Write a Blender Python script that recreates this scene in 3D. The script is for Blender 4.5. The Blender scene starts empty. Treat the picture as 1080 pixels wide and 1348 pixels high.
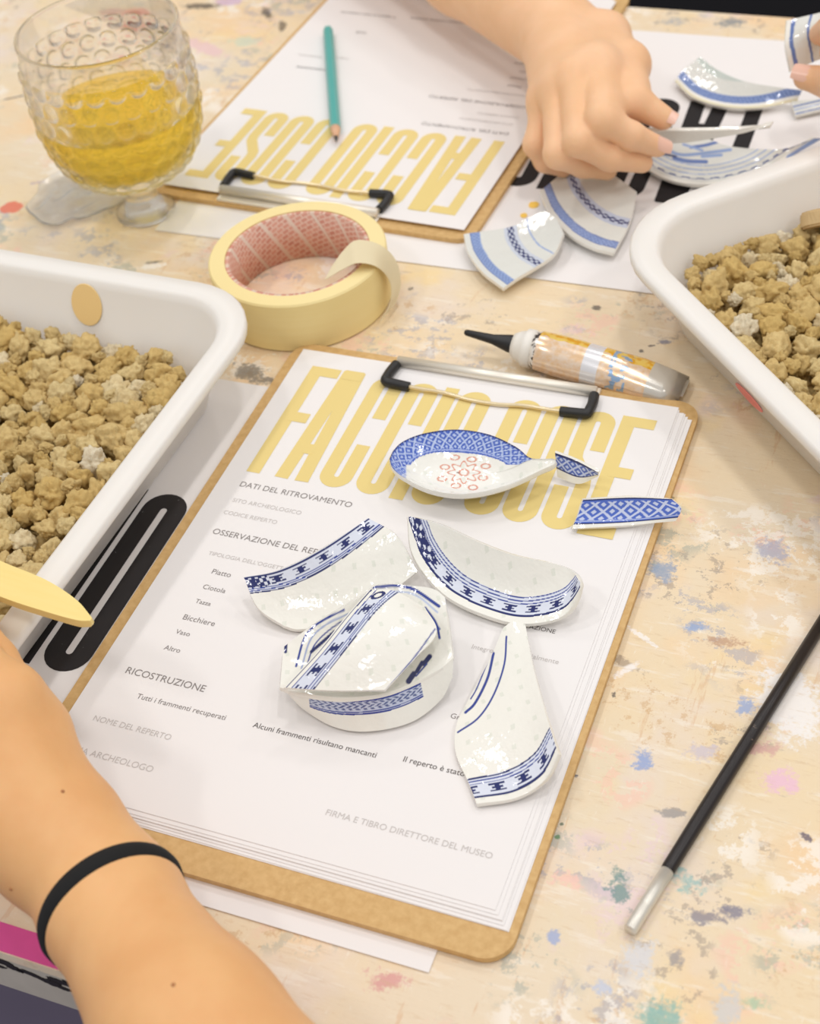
import time; T0 = time.time()
import bpy, bmesh, math, random
import numpy as np
from mathutils import Vector, Matrix, noise

random.seed(7); rng = np.random.default_rng(7)
scene = bpy.context.scene
COL = scene.collection

# ------------------------------------------------------------------ camera
F_PX = 1933.826
CAM_R = np.array([[0.93037223, 0.35069096, -0.10688012],
                  [0.17718443, -0.68533675, -0.70634214],
                  [-0.32095667, 0.63822362, -0.69975526]])      # rows: right, down, forward
CAM_C = np.array([0.33156509, -0.26275308, 0.5047649])
cam_d = bpy.data.cameras.new('camera'); cam = bpy.data.objects.new('camera', cam_d); COL.objects.link(cam)
cam_d.sensor_fit = 'HORIZONTAL'; cam_d.sensor_width = 36.0; cam_d.lens = F_PX / 1080 * 36
cam_d.clip_start = 0.01
m = Matrix.Identity(4)
for i in range(3):
    m[i][0] = CAM_R[0][i]; m[i][1] = -CAM_R[1][i]; m[i][2] = -CAM_R[2][i]; m[i][3] = CAM_C[i]
cam.matrix_world = m
scene.camera = cam
cam_d.dof.use_dof = True; cam_d.dof.focus_distance = 0.66; cam_d.dof.aperture_fstop = 14.0

# ------------------------------------------------------------------ light
world = bpy.data.worlds.new('world'); scene.world = world; world.use_nodes = True
bg = world.node_tree.nodes['Background']
bg.inputs[0].default_value = (1.0, 0.985, 0.975, 1); bg.inputs[1].default_value = 0.74
def ceiling_lamp(k, x, y, z, sx, sy, power, color=(1.0, 0.965, 0.935)):
    name = 'ceiling_lamp_%d_offscreen' % k
    d = bpy.data.lights.new(name, 'AREA'); d.shape = 'RECTANGLE'; d.size = sx; d.size_y = sy
    d.energy = power; d.color = color
    o = bpy.data.objects.new(name, d); COL.objects.link(o); o.location = (x, y, z)
    return o
for i, lx in enumerate((-0.9, 0.35, 1.6)):
    for j, ly in enumerate((-0.6, 0.6, 1.9)):
        ceiling_lamp(i * 3 + j + 1, lx, ly, 1.95, 0.10, 0.26, 6.9)
vs = scene.view_settings
vs.view_transform = 'Standard'; vs.look = 'None'; vs.gamma = 1.0; vs.use_curve_mapping = False
vs.exposure = -0.42

# ------------------------------------------------------------------ helpers
def at(px, py, z=0.0):
    """world point at height z seen at photo pixel (px, py)"""
    v = CAM_R.T @ np.array([(px - 540) / F_PX, (py - 674) / F_PX, 1.0])
    return CAM_C + v * ((z - CAM_C[2]) / v[2])
def pix(P):
    c = (np.asarray(P) - CAM_C) @ CAM_R.T
    return np.stack([540 + F_PX * c[..., 0] / c[..., 2], 674 + F_PX * c[..., 1] / c[..., 2]], -1)

def tag(o, label=None, cat=None, group=None, kind=None):
    if label: o['label'] = label
    if cat: o['category'] = cat
    if group: o['group'] = group
    if kind: o['kind'] = kind
    return o
def link(o, parent=None):
    COL.objects.link(o)
    if parent is not None: o.parent = parent
    return o
def obj(name, mesh, mat=None, parent=None):
    o = bpy.data.objects.new(name, mesh); link(o, parent)
    if mat is not None:
        if mesh.materials: mesh.materials[0] = mat
        else: mesh.materials.append(mat)
    return o
def empty(name, loc=(0, 0, 0), rz=0.0):
    o = bpy.data.objects.new(name, None); COL.objects.link(o)
    o.location = loc; o.rotation_euler = (0, 0, rz); o.empty_display_size = 0.02
    return o
def pydata(name, verts, faces, smooth=False):
    me = bpy.data.meshes.new(name)
    me.from_pydata([tuple(map(float, v)) for v in verts], [], [tuple(map(int, f)) for f in faces]); me.update()
    if smooth: me.polygons.foreach_set('use_smooth', np.ones(len(me.polygons), bool))
    return me
def npmesh(name, V, Q, smooth=True, color=None):
    """fast quad mesh from arrays"""
    me = bpy.data.meshes.new(name)
    V = np.asarray(V, np.float32); Q = np.asarray(Q, np.int32)
    me.vertices.add(len(V)); me.vertices.foreach_set('co', V.ravel())
    n = Q.shape[1]
    me.loops.add(Q.size); me.loops.foreach_set('vertex_index', Q.ravel())
    me.polygons.add(len(Q)); me.polygons.foreach_set('loop_start', np.arange(len(Q), dtype=np.int32) * n)
    me.polygons.foreach_set('use_smooth', np.full(len(Q), smooth))
    if color is not None:
        a = me.color_attributes.new('Col', 'FLOAT_COLOR', 'POINT')
        c = np.ones((len(V), 4), np.float32); c[:, :3] = color
        a.data.foreach_set('color', c.ravel())
    me.update(calc_edges=True); me.validate()
    return me
def bm_mesh(name, bm, smooth=False):
    me = bpy.data.meshes.new(name); bm.normal_update(); bm.to_mesh(me); bm.free()
    if smooth: me.polygons.foreach_set('use_smooth', np.ones(len(me.polygons), bool))
    return me
def box_mesh(name, x0, x1, y0, y1, z0, z1, bevel=0.0, seg=2):
    bm = bmesh.new(); bmesh.ops.create_cube(bm, size=1)
    for v in bm.verts: v.co = Vector(((x0 + x1) / 2 + v.co.x * (x1 - x0), (y0 + y1) / 2 + v.co.y * (y1 - y0), (z0 + z1) / 2 + v.co.z * (z1 - z0)))
    if bevel: bmesh.ops.bevel(bm, geom=bm.edges[:], offset=bevel, segments=seg, affect='EDGES', profile=0.5)
    return bm_mesh(name, bm)
def srgb(r, g, b):
    f = lambda c: (c / 255 / 12.92) if c / 255 <= 0.04045 else ((c / 255 + 0.055) / 1.055) ** 2.4
    return np.array([f(r), f(g), f(b)])
def catmull(pts, n):
    """smooth resample of a point list, even in arc length"""
    P = np.asarray(pts, float)
    if len(P) == 2:
        t = np.linspace(0, 1, n)[:, None]; return P[0] * (1 - t) + P[1] * t
    E = np.vstack([2 * P[0] - P[1], P, 2 * P[-1] - P[-2]]); out = []
    for i in range(len(P) - 1):
        p0, p1, p2, p3 = E[i:i + 4]; t = np.linspace(0, 1, 24, endpoint=False)[:, None]
        out.append(.5 * ((2 * p1) + (p2 - p0) * t + (2 * p0 - 5 * p1 + 4 * p2 - p3) * t ** 2 + (3 * p1 - p0 - 3 * p2 + p3) * t ** 3))
    out.append(P[-1:]); C = np.vstack(out)
    s = np.r_[0, np.cumsum(np.linalg.norm(np.diff(C, axis=0), axis=1))]
    u = np.linspace(0, s[-1], n)
    return np.stack([np.interp(u, s, C[:, k]) for k in range(C.shape[1])], 1)
def tube(name, pts, rad, seg=10, cap=True, smooth=True):
    """round tube along a point list; rad a number or one per point"""
    P = np.asarray(pts, float); n = len(P); r = np.full(n, rad) if np.isscalar(rad) else np.asarray(rad, float)
    T = np.gradient(P, axis=0); T /= np.linalg.norm(T, axis=1)[:, None] + 1e-12
    up = np.array([0, 0, 1.0]) if abs(T[0][2]) < .9 else np.array([1.0, 0, 0])
    N = np.cross(T[0], up); N /= np.linalg.norm(N); V = []
    for i in range(n):
        N = N - T[i] * (N @ T[i]); N /= np.linalg.norm(N); B = np.cross(T[i], N)
        a = np.arange(seg) * 2 * np.pi / seg
        V.append(P[i] + r[i] * (np.cos(a)[:, None] * N + np.sin(a)[:, None] * B))
    V = np.vstack(V); Fc = []
    for i in range(n - 1):
        for k in range(seg):
            a, b = i * seg + k, i * seg + (k + 1) % seg
            Fc.append((a, b, b + seg, a + seg))
    if cap:
        Fc.append(tuple(range(seg))[::-1]); Fc.append(tuple(range((n - 1) * seg, n * seg)))
    return pydata(name, V, Fc, smooth)
def lathe(name, prof, seg=64, smooth=True, close=True):
    V, Fc = [], []
    for r, z in prof:
        for k in range(seg):
            a = 2 * math.pi * k / seg; V.append((r * math.cos(a), r * math.sin(a), z))
    n = len(prof)
    for i in range(n if close else n - 1):
        j = (i + 1) % n
        for k in range(seg):
            k2 = (k + 1) % seg; Fc.append((i * seg + k, i * seg + k2, j * seg + k2, j * seg + k))
    return pydata(name, V, Fc, smooth)

# ------------------------------------------------------------------ materials
class Nodes:
    def __init__(s, name):
        s.mat = bpy.data.materials.new(name); s.mat.use_nodes = True
        s.t = s.mat.node_tree; s.b = s.t.nodes['Principled BSDF']
    def n(s, typ, **kw):
        x = s.t.nodes.new(typ)
        for k, v in kw.items(): setattr(x, k, v)
        return x
    def put(s, sock, v):
        if isinstance(v, bpy.types.NodeSocket): s.t.links.new(v, sock)
        elif isinstance(v, (tuple, list, np.ndarray)) and sock.type == 'RGBA': sock.default_value = (*[float(c) for c in v][:3], 1)
        else: sock.default_value = v
    def coord(s, kind='Object', scale=None, loc=None, rot=None):
        c = s.n('ShaderNodeTexCoord').outputs[kind]
        if scale is None and loc is None and rot is None: return c
        mp = s.n('ShaderNodeMapping'); s.put(mp.inputs['Vector'], c)
        if scale is not None: mp.inputs['Scale'].default_value = scale
        if loc is not None: mp.inputs['Location'].default_value = loc
        if rot is not None: mp.inputs['Rotation'].default_value = rot
        return mp.outputs[0]
    def noise(s, scale, detail=4, vec=None, rough=.5, dist=0.0, col=False):
        x = s.n('ShaderNodeTexNoise'); x.inputs['Scale'].default_value = scale; x.inputs['Detail'].default_value = detail
        x.inputs['Roughness'].default_value = rough; x.inputs['Distortion'].default_value = dist
        if vec is not None: s.put(x.inputs['Vector'], vec)
        return x.outputs['Color' if col else 'Fac']
    def ramp(s, fac, stops):
        x = s.n('ShaderNodeValToRGB'); s.put(x.inputs[0], fac); e = x.color_ramp.elements
        while len(e) < len(stops): e.new(.5)
        for k, (p, c) in zip(e, stops):
            k.position = p; c = (c, c, c) if np.isscalar(c) else c
            k.color = (*[float(q) for q in c], 1)
        return x.outputs[0]
    def mix(s, fac, a, b, blend='MIX'):
        x = s.n('ShaderNodeMix', data_type='RGBA', blend_type=blend)
        s.put(x.inputs[0], fac); s.put(x.inputs[6], a); s.put(x.inputs[7], b); return x.outputs[2]
    def math(s, op, a, b=0.0):
        x = s.n('ShaderNodeMath', operation=op); s.put(x.inputs[0], a); s.put(x.inputs[1], b); return x.outputs[0]
    def bump(s, h, strength=.3, dist=.001):
        x = s.n('ShaderNodeBump'); x.inputs['Strength'].default_value = strength; x.inputs['Distance'].default_value = dist
        s.put(x.inputs['Height'], h); s.put(s.b.inputs['Normal'], x.outputs[0])
    def set(s, **kw):
        for k, v in kw.items(): s.put(s.b.inputs[k.replace('_', ' ')], v)
        return s
def plain(name, col, rough=.5, metal=0.0, spec=.5, vary=0.0, vs_=60):
    s = Nodes(name); c = np.array(col)
    if vary: 
        f = s.noise(vs_, 4, s.coord('Object')); s.put(s.b.inputs['Base Color'], s.mix(f, c * (1 - vary), np.minimum(c * (1 + vary), 1)))
    else: s.put(s.b.inputs['Base Color'], c)
    s.set(Roughness=rough, Metallic=metal); s.b.inputs['Specular IOR Level'].default_value = spec
    return s.mat

SPOTS = [  # px, py, rx, ry, rot, colour
    (15, 273, .0075, .0068, .3, (226, 88, 62), .12), (265, 8, .016, .005, .2, (52, 44, 44), .5), (352, 18, .013, .0035, -.9, (60, 52, 48), .7),
    (372, 34, .009, .003, -1.1, (84, 72, 62), .8), (302, 2, .011, .006, .1, (208, 178, 208), .3), (268, 62, .026, .007, -.4, (232, 196, 198), .5),
    (322, 55, .012, .008, 0, (206, 214, 190), .6), (180, 30, .014, .022, .3, (214, 104, 92), .3), (85, 62, .02, .016, .2, (196, 142, 100), .5), (150, 20, .012, .009, .2, (206, 150, 140), .5),
    (330, 492, .012, .0065, -.2, (126, 120, 112), .8), (352, 500, .007, .003, -.2, (104, 100, 96), .9), (709, 487, .005, .0022, -.5, (84, 116, 168), .8),
    (786, 405, .003, .0025, 0, (70, 66, 66), .6), (876, 450, .004, .002, .2, (120, 124, 150), .7), (845, 462, .0016, .0013, 0, (60, 60, 70), .5), (858, 455, .003, .001, .5, (70, 60, 70), .6),
    (875, 750, .006, .0075, .4, (140, 160, 188), .9), (915, 825, .006, .003, .3, (140, 166, 208), .9), (985, 930, .0045, .0045, .2, (140, 166, 212), .9), (848, 1000, .0045, .0052, .1, (130, 160, 214), .9),
    (1020, 725, .007, .009, .9, (176, 178, 200), .9), (808, 915, .0014, .0018, .2, (60, 60, 64), .4), (758, 1022, .0012, .001, 0, (40, 60, 90), .3), (734, 1102, .0014, .0012, 0, (70, 130, 80), .4), (740, 1085, .001, .001, 0, (60, 100, 80), .4),
    (886, 1070, .006, .0023, .2, (150, 146, 146), .5), (1062, 1102, .0035, .0014, -.4, (70, 64, 100), .4), (815, 1170, .004, .009, .5, (92, 140, 138), 1.0), (905, 1162, .006, .004, -.6, (150, 190, 186), 1.0),
    (730, 1235, .0028, .0038, .2, (150, 170, 214), .6), (792, 1300, .004, .003, .2, (190, 200, 222), .8), (890, 1262, .0035, .0036, 0, (150, 146, 150), .7), (840, 1262, .006, .009, .2, (214, 216, 222), .9), (958, 1328, .005, .010, .2, (206, 206, 206), .8),
    (870, 1340, .008, .008, .2, (130, 184, 176), 1.0), (930, 1208, .009, .003, .25, (128, 124, 140), 1.0), (968, 1200, .006, .003, .2, (110, 112, 140), .9), (995, 1320, .004, .003, .2, (170, 200, 170), .9),
    (1040, 925, .014, .020, .5, (244, 242, 242), .6), (1028, 1028, .007, .006, .2, (236, 190, 216), .9), (1000, 985, .008, .004, .3, (216, 168, 160), 1.0), (925, 990, .008, .004, .4, (206, 196, 206), .9),
    (846, 838, .010, .0014, -.5, (246, 242, 238), .5), (828, 880, .008, .0018, .9, (246, 242, 240), .6), (820, 872, .008, .003, -.2, (168, 150, 130), 1.0), (955, 845, .010, .003, .2, (190, 150, 120), 1.0),
    (745, 1158, .006, .004, .1, (244, 200, 186), .8), (888, 28, .010, .006, .1, (170, 172, 176), 1.0), (962, 30, .009, .008, .2, (118, 130, 142), 1.0),
    (200, 350, .010, .003, .4, (250, 246, 240), .7), (205, 345, .007, .0016, .4, (100, 90, 84), .8), (50, 240, .006, .002, .5, (190, 170, 180), .8), (20, 128, .012, .0012, .6, (70, 66, 74), .3),
    (540, 380, .002, .002, 0, (90, 84, 80), .6), (510, 1290, .008, .004, .3, (216, 150, 150), 1.0)]
def table_material():
    s = Nodes('painted_table'); P = s.coord('Object')
    base = s.mix(s.ramp(s.noise(7, 5, P, .6), [(.35, 0), (.65, 1)]), srgb(236, 213, 174), srgb(232, 216, 190))
    base = s.mix(s.ramp(s.noise(13, 4, s.coord('Object', loc=(3, 1, 0)), .55), [(.52, 0), (.66, .75)]), base, srgb(242, 206, 160))
    base = s.mix(s.ramp(s.noise(9, 5, s.coord('Object', loc=(7, 5, 0)), .6), [(.55, 0), (.7, .7)]), base, srgb(230, 218, 214))
    base = s.mix(s.ramp(s.noise(16, 4, s.coord('Object', loc=(2, 9, 0)), .6), [(.58, 0), (.72, .55)]), base, srgb(244, 216, 150))
    base = s.mix(s.ramp(s.noise(6, 4, s.coord('Object', loc=(12, 4, 0)), .5), [(.6, 0), (.75, .5)]), base, srgb(218, 216, 202))
    # long smears
    sm = s.coord('Object', scale=(1, 6, 1), rot=(0, 0, .5))
    base = s.mix(s.ramp(s.noise(22, 6, sm, .7), [(.56, 0), (.62, .45)]), base, srgb(244, 236, 222))
    sm2 = s.coord('Object', scale=(7, 1, 1), rot=(0, 0, .35), loc=(4, 2, 0))
    base = s.mix(s.ramp(s.noise(14, 7, sm2, .72), [(.62, 0), (.66, .4)]), base, srgb(214, 168, 120))
    base = s.mix(s.ramp(s.noise(20, 7, s.coord('Object', scale=(1, 5, 1), loc=(8, 8, 0), rot=(0, 0, -.3)), .7), [(.645, 0), (.68, .45)]), base, srgb(150, 140, 140))
    # clustered blotches
    def blot(base, loc, sc, lo, hi, colr, amt, sc2=70):
        a = s.ramp(s.noise(sc, 2, s.coord('Object', loc=loc), .5), [(lo, 0), (lo + .05, 1)])
        b = s.ramp(s.noise(sc2, 6, s.coord('Object', loc=(loc[1], loc[0], 0)), .75), [(hi, 0), (hi + .035, 1)])
        return s.mix(s.math('MULTIPLY', s.math('MULTIPLY', a, b), amt), base, colr)
    base = blot(base, (1, 2, 0), 14, .57, .52, srgb(120, 140, 180), .4)
    base = blot(base, (5, 3, 0), 15, .6, .52, srgb(120, 150, 150), .4)
    base = blot(base, (9, 6, 0), 13, .57, .55, srgb(125, 115, 115), .45, 110)
    base = blot(base, (4, 11, 0), 15, .6, .5, srgb(244, 196, 176), .5)
    base = blot(base, (6, 14, 0), 12, .55, .5, srgb(248, 242, 232), .7)
    base = blot(base, (13, 7, 0), 15, .58, .55, srgb(206, 164, 110), .5, 120)
    base = blot(base, (17, 2, 0), 18, .62, .5, srgb(234, 206, 220), .4)
    # specks
    v = s.n('ShaderNodeTexVoronoi'); v.inputs['Scale'].default_value = 95; s.put(v.inputs['Vector'], s.coord('Object', loc=(3, 3, 0)))
    rnd = s.n('ShaderNodeSeparateColor'); s.put(rnd.inputs[0], v.outputs['Color'])
    dot = s.math('LESS_THAN', v.outputs['Distance'], s.math('MULTIPLY', s.math('SUBTRACT', rnd.outputs[0], .93), 2.2))
    base = s.mix(s.math('MULTIPLY', dot, .6), base, s.ramp(rnd.outputs[1], [(.2, srgb(60, 50, 50)), (.45, srgb(70, 90, 120)), (.6, srgb(120, 90, 60)), (.75, srgb(60, 110, 90)), (.9, srgb(200, 120, 90))]))
    # dried paint stains at their own places on the top
    brk = s.noise(150, 5, P, .7); brk2 = s.noise(520, 3, P, .6)
    at_ = s.n('ShaderNodeVertexColor'); at_.layer_name = 'Stain'
    ed = s.math('ADD', s.math('MULTIPLY', s.math('SUBTRACT', at_.outputs['Alpha'], .5), 8), s.math('ADD', s.math('MULTIPLY', s.math('SUBTRACT', brk, .5), 3.4), s.math('MULTIPLY', s.math('SUBTRACT', brk2, .5), 1.6)))
    base = s.mix(s.ramp(ed, [(0, 0), (.55, .78)]), base, at_.outputs['Color'])
    h = s.math('ADD', s.noise(55, 8, P, .7), s.math('MULTIPLY', s.noise(60, 6, s.coord('Object', scale=(1, 7, 1), rot=(0, 0, .6)), .7), .6))
    fine = s.ramp(s.noise(75, 7, s.coord('Object', scale=(1, 6, 1), rot=(0, 0, .45), loc=(3, 7, 0)), .75), [(.36, .35), (.44, 0)]); base = s.mix(fine, base, srgb(206, 176, 136))
    fine2 = s.ramp(s.noise(95, 7, s.coord('Object', scale=(5, 1, 1), rot=(0, 0, .2), loc=(9, 2, 0)), .75), [(.60, 0), (.68, .5)]); base = s.mix(fine2, base, srgb(248, 240, 226))
    s.set(Base_Color=base, Roughness=.55); s.bump(h, .35, .0015)
    return s.mat
M = {}
M['table'] = table_material()
M['floor'] = plain('floor_violet_grey', srgb(126, 117, 142), .6, vary=.15, vs_=5)
M['black_cloth'] = plain('black_upholstery', (.006, .006, .008), .9, spec=.1)
M['edge'] = plain('table_edge_grey', srgb(190, 184, 172), .6, vary=.25, vs_=35)
M['paper'] = plain('white_paper', srgb(238, 235, 234), .75, spec=.2)
M['ink_yellow'] = plain('yellow_ink', srgb(232, 210, 140), .75, spec=.2)
M['ink_black'] = plain('black_ink', srgb(30, 26, 28), .6, spec=.3)
s = Nodes('worn_black_ink'); f = s.ramp(s.noise(210, 6, s.coord('Object'), .75), [(.655, 0), (.69, .8)]); s.set(Base_Color=s.mix(f, srgb(30, 26, 28), srgb(200, 196, 194)), Roughness=.6); M['ink_worn'] = s.mat
M['ink_grey'] = plain('grey_ink', srgb(146, 140, 138), .75, spec=.2)
M['ink_light'] = plain('light_grey_ink', srgb(204, 199, 196), .75, spec=.2)
M['ink_brown'] = plain('dark_grey_ink', srgb(104, 98, 96), .75, spec=.2)
M['metal'] = plain('bright_metal', srgb(240, 234, 222), .38, .55)
M['wire'] = plain('brassy_wire', srgb(236, 218, 180), .3, .7)
M['rubber'] = plain('black_rubber', (.012, .012, .013), .45)
s = Nodes('hardboard'); f = s.noise(260, 5, s.coord('Object'), .6); f2 = s.noise(18, 3, s.coord('Object'))
s.set(Base_Color=s.mix(s.ramp(f, [(.3, 0), (.7, 1)]), s.mix(f2, srgb(190, 150, 92), srgb(208, 168, 108)), srgb(218, 182, 124)), Roughness=.6); M['board'] = s.mat
s = Nodes('white_plastic'); s.set(Base_Color=srgb(238, 234, 228), Roughness=.38); s.b.inputs['Subsurface Weight'].default_value = .25
s.b.inputs['Subsurface Radius'].default_value = (.01, .009, .008); M['tray'] = s.mat
def stone_material():
    s = Nodes('pumice'); P = s.coord('Object')
    oi = s.n('ShaderNodeObjectInfo').outputs['Random']
    f = s.noise(3.2, 6, P, .7)
    c1 = s.ramp(oi, [(0, srgb(220, 190, 122)), (.5, srgb(228, 202, 142)), (.85, srgb(234, 214, 160)), (1, srgb(246, 238, 214))])
    c = s.mix(s.ramp(f, [(.35, 0), (.7, 1)]), s.mix(.45, c1, srgb(184, 146, 86)), c1)
    s.set(Base_Color=c, Roughness=.95); s.b.inputs['Specular IOR Level'].default_value = .15
    s.bump(s.noise(5.5, 6, P, .7), .9, .0010); return s.mat
M['stone'] = stone_material()
M['grit'] = plain('tan_grit', srgb(220, 192, 132), .95, spec=.1, vary=.15, vs_=300)
s = Nodes('glazed_porcelain'); a = s.n('ShaderNodeVertexColor'); a.layer_name = 'Col'
s.set(Base_Color=a.outputs[0], Roughness=.09); s.b.inputs['Coat Weight'].default_value = .3; s.b.inputs['Coat Roughness'].default_value = .05
s.bump(s.noise(210, 2, s.coord('Object'), .5), .32, .0012); M['china'] = s.mat
def skin_material(name, c0, c1):
    s = Nodes(name); P = s.coord('Object')
    f = s.ramp(s.noise(38, 4, P, .55), [(.35, 0), (.65, 1)])
    s.set(Base_Color=s.mix(f, c0, c1), Roughness=.48); s.b.inputs['Subsurface Weight'].default_value = .18
    s.b.inputs['Subsurface Radius'].default_value = (.008, .003, .0015); s.b.inputs['Specular IOR Level'].default_value = .35
    s.bump(s.noise(700, 3, P, .6), .12, .0006); return s.mat
M['skin'] = skin_material('tanned_skin', srgb(228, 172, 116), srgb(234, 182, 126))
M['skin2'] = skin_material('pink_tan_skin', srgb(240, 192, 148), srgb(246, 200, 160))
M['nail'] = plain('fingernail_pink', srgb(244, 200, 180), .25)

# ------------------------------------------------------------------ setting: floor, table
o = obj('floor', box_mesh('floor', -3, 3.4, -3, 3.6, -.80, -.75), M['floor']); tag(o, 'dark violet grey floor below the work table', 'floor', kind='structure')
o = obj('wall_back', box_mesh('wall_back', -3, 3.4, 3.5, 3.6, -.75, 2.2), plain('wall_paint', srgb(226, 218, 204), .8)); tag(o, 'plain cream wall behind the bench', 'wall', kind='structure')
table = empty('work_table', (0.1, .33, -.75))
tag(table, 'wooden work table with cream paint-splattered top', 'table')
TX0, TX1, TY0, TY1 = -.85, 1.0, -.071, .726
def child_world(o, parent):
    """parent keeping world place (parents here are unrotated empties)"""
    o.parent = parent; o.matrix_parent_inverse = Matrix.Translation(-Vector(parent.location))
    return o
def table_top_mesh():
    xs = np.r_[np.linspace(TX0, -.42, 6)[:-1], np.arange(-.42, .48, .0016), np.linspace(.48, TX1, 6)[1:]]; ys = np.linspace(TY0, TY1, 499)
    X, Y = np.meshgrid(xs, ys, indexing='ij'); best = np.full(X.shape, -4.0); col = np.tile(srgb(230, 214, 188), (*X.shape, 1))
    for px, py, rx, ry, rt, c, rg in SPOTS:
        w = at(px, py, 0); dx, dy = X - w[0], Y - w[1]; ca, sa = math.cos(rt), math.sin(rt)
        f = (1 - np.hypot((dx * ca + dy * sa) / (rx * 1.1), (dy * ca - dx * sa) / (ry * 1.1))) / (rg * .9 + .12)
        k = f > best; best[k] = f[k]; col[k] = srgb(*c)
    n, m_ = X.shape; I = np.arange(n * m_).reshape(n, m_)
    Q = np.stack([I[:-1, :-1], I[1:, :-1], I[1:, 1:], I[:-1, 1:]], -1).reshape(-1, 4)
    V = np.stack([X, Y, np.zeros_like(X)], -1).reshape(-1, 3)
    ring = np.r_[I[:, 0], I[-1, 1:], I[::-1, -1][1:], I[0, ::-1][1:]]; low = V[ring] - [0, 0, .006]; b = len(V); k = np.arange(len(ring) - 1)
    V = np.vstack([V, low]); Q = np.vstack([Q, np.stack([ring[k], b + k, b + k + 1, ring[k + 1]], -1)])
    me = npmesh('table_top', V, Q, False); a = me.color_attributes.new('Stain', 'FLOAT_COLOR', 'POINT')
    c4 = np.zeros((len(V), 4), np.float32); c4[:n * m_, :3] = col.reshape(-1, 3); c4[:n * m_, 3] = np.clip(best / 8 + .5, 0, 1).ravel(); a.data.foreach_set('color', c4.ravel())
    return me
child_world(obj('table_top', table_top_mesh(), M['table']), table)
child_world(obj('edge_band', box_mesh('edge_band', TX0 + .0005, TX1 - .0005, TY0 + .0005, TY1 - .0005, -.034, -.0058), M['edge']), table)
for x in (TX0 + .06, TX1 - .06):
    for y in (TY0 + .09, TY1 - .09):
        child_world(obj('leg', box_mesh('leg', x - .025, x + .025, y - .025, y + .025, -.75, -.034, .004), M['edge']), table)
# bench invented to make the area beyond the far side dark
bench = empty('bench', (.2, 1.35, -.75)); tag(bench, 'added black padded bench making the dark area behind the far table edge', 'bench')
child_world(obj('seat', box_mesh('seat', -.9, 1.3, .80, 1.75, -.34, -.24, .03, 4), M['black_cloth']), bench)
for x in (-.8, 1.2):
    for y in (.87, 1.68): child_world(obj('leg', box_mesh('leg', x - .02, x + .02, y - .02, y + .02, -.75, -.335), M['rubber']), bench)

def blob_mesh(name, rx, ry, seed, th=.0004, n=90, rough=.35):
    r = random.Random(seed); ph = [r.random() * 6.28 for _ in range(7)]
    V = [(0, 0, th)]
    for k in range(n):
        a = 2 * math.pi * k / n
        q = 1 + rough * sum(math.sin((i + 2) * a + ph[i]) / (i + 1.6) for i in range(7)) * .6
        q += rough * .35 * noise.noise(Vector((math.cos(a) * 5, math.sin(a) * 5, seed * 3.1))) + rough * .25 * noise.noise(Vector((math.cos(a) * 11, math.sin(a) * 11, seed * 1.7)))
        q = max(q, .25)
        V.append((rx * q * math.cos(a), ry * q * math.sin(a), th))
    for k in range(n): V.append((V[k + 1][0] * 1.03, V[k + 1][1] * 1.03, 0))
    Fc = [(0, k + 1, (k + 1) % n + 1) for k in range(n)] + [(k + 1, n + k + 1, n + (k + 1) % n + 1, (k + 1) % n + 1) for k in range(n)]
    return pydata(name, V, Fc)
# pink paint strip along the near edge and black scrawls on the edge band
o = obj('paint_strip', box_mesh('paint_strip', -.12, .10, TY0 + .0005, TY0 + .0115, -.0002, .0004), plain('pink_paint', srgb(222, 84, 158), .5, vary=.15)); child_world(o, table)
for k, (x, w) in enumerate(((.03, .006), (.046, .009), (.062, .012), (.012, .01), (-.02, .012))):
    o = obj('colour_spot', blob_mesh('colour_spot', w, .0022, 300 + k, rough=.8), M['ink_black']); o.rotation_euler = (math.radians(90), .15, 0)
    o.location = (x, TY0 + .0005, -.011 - .003 * (k % 2)); child_world(o, table)

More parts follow.
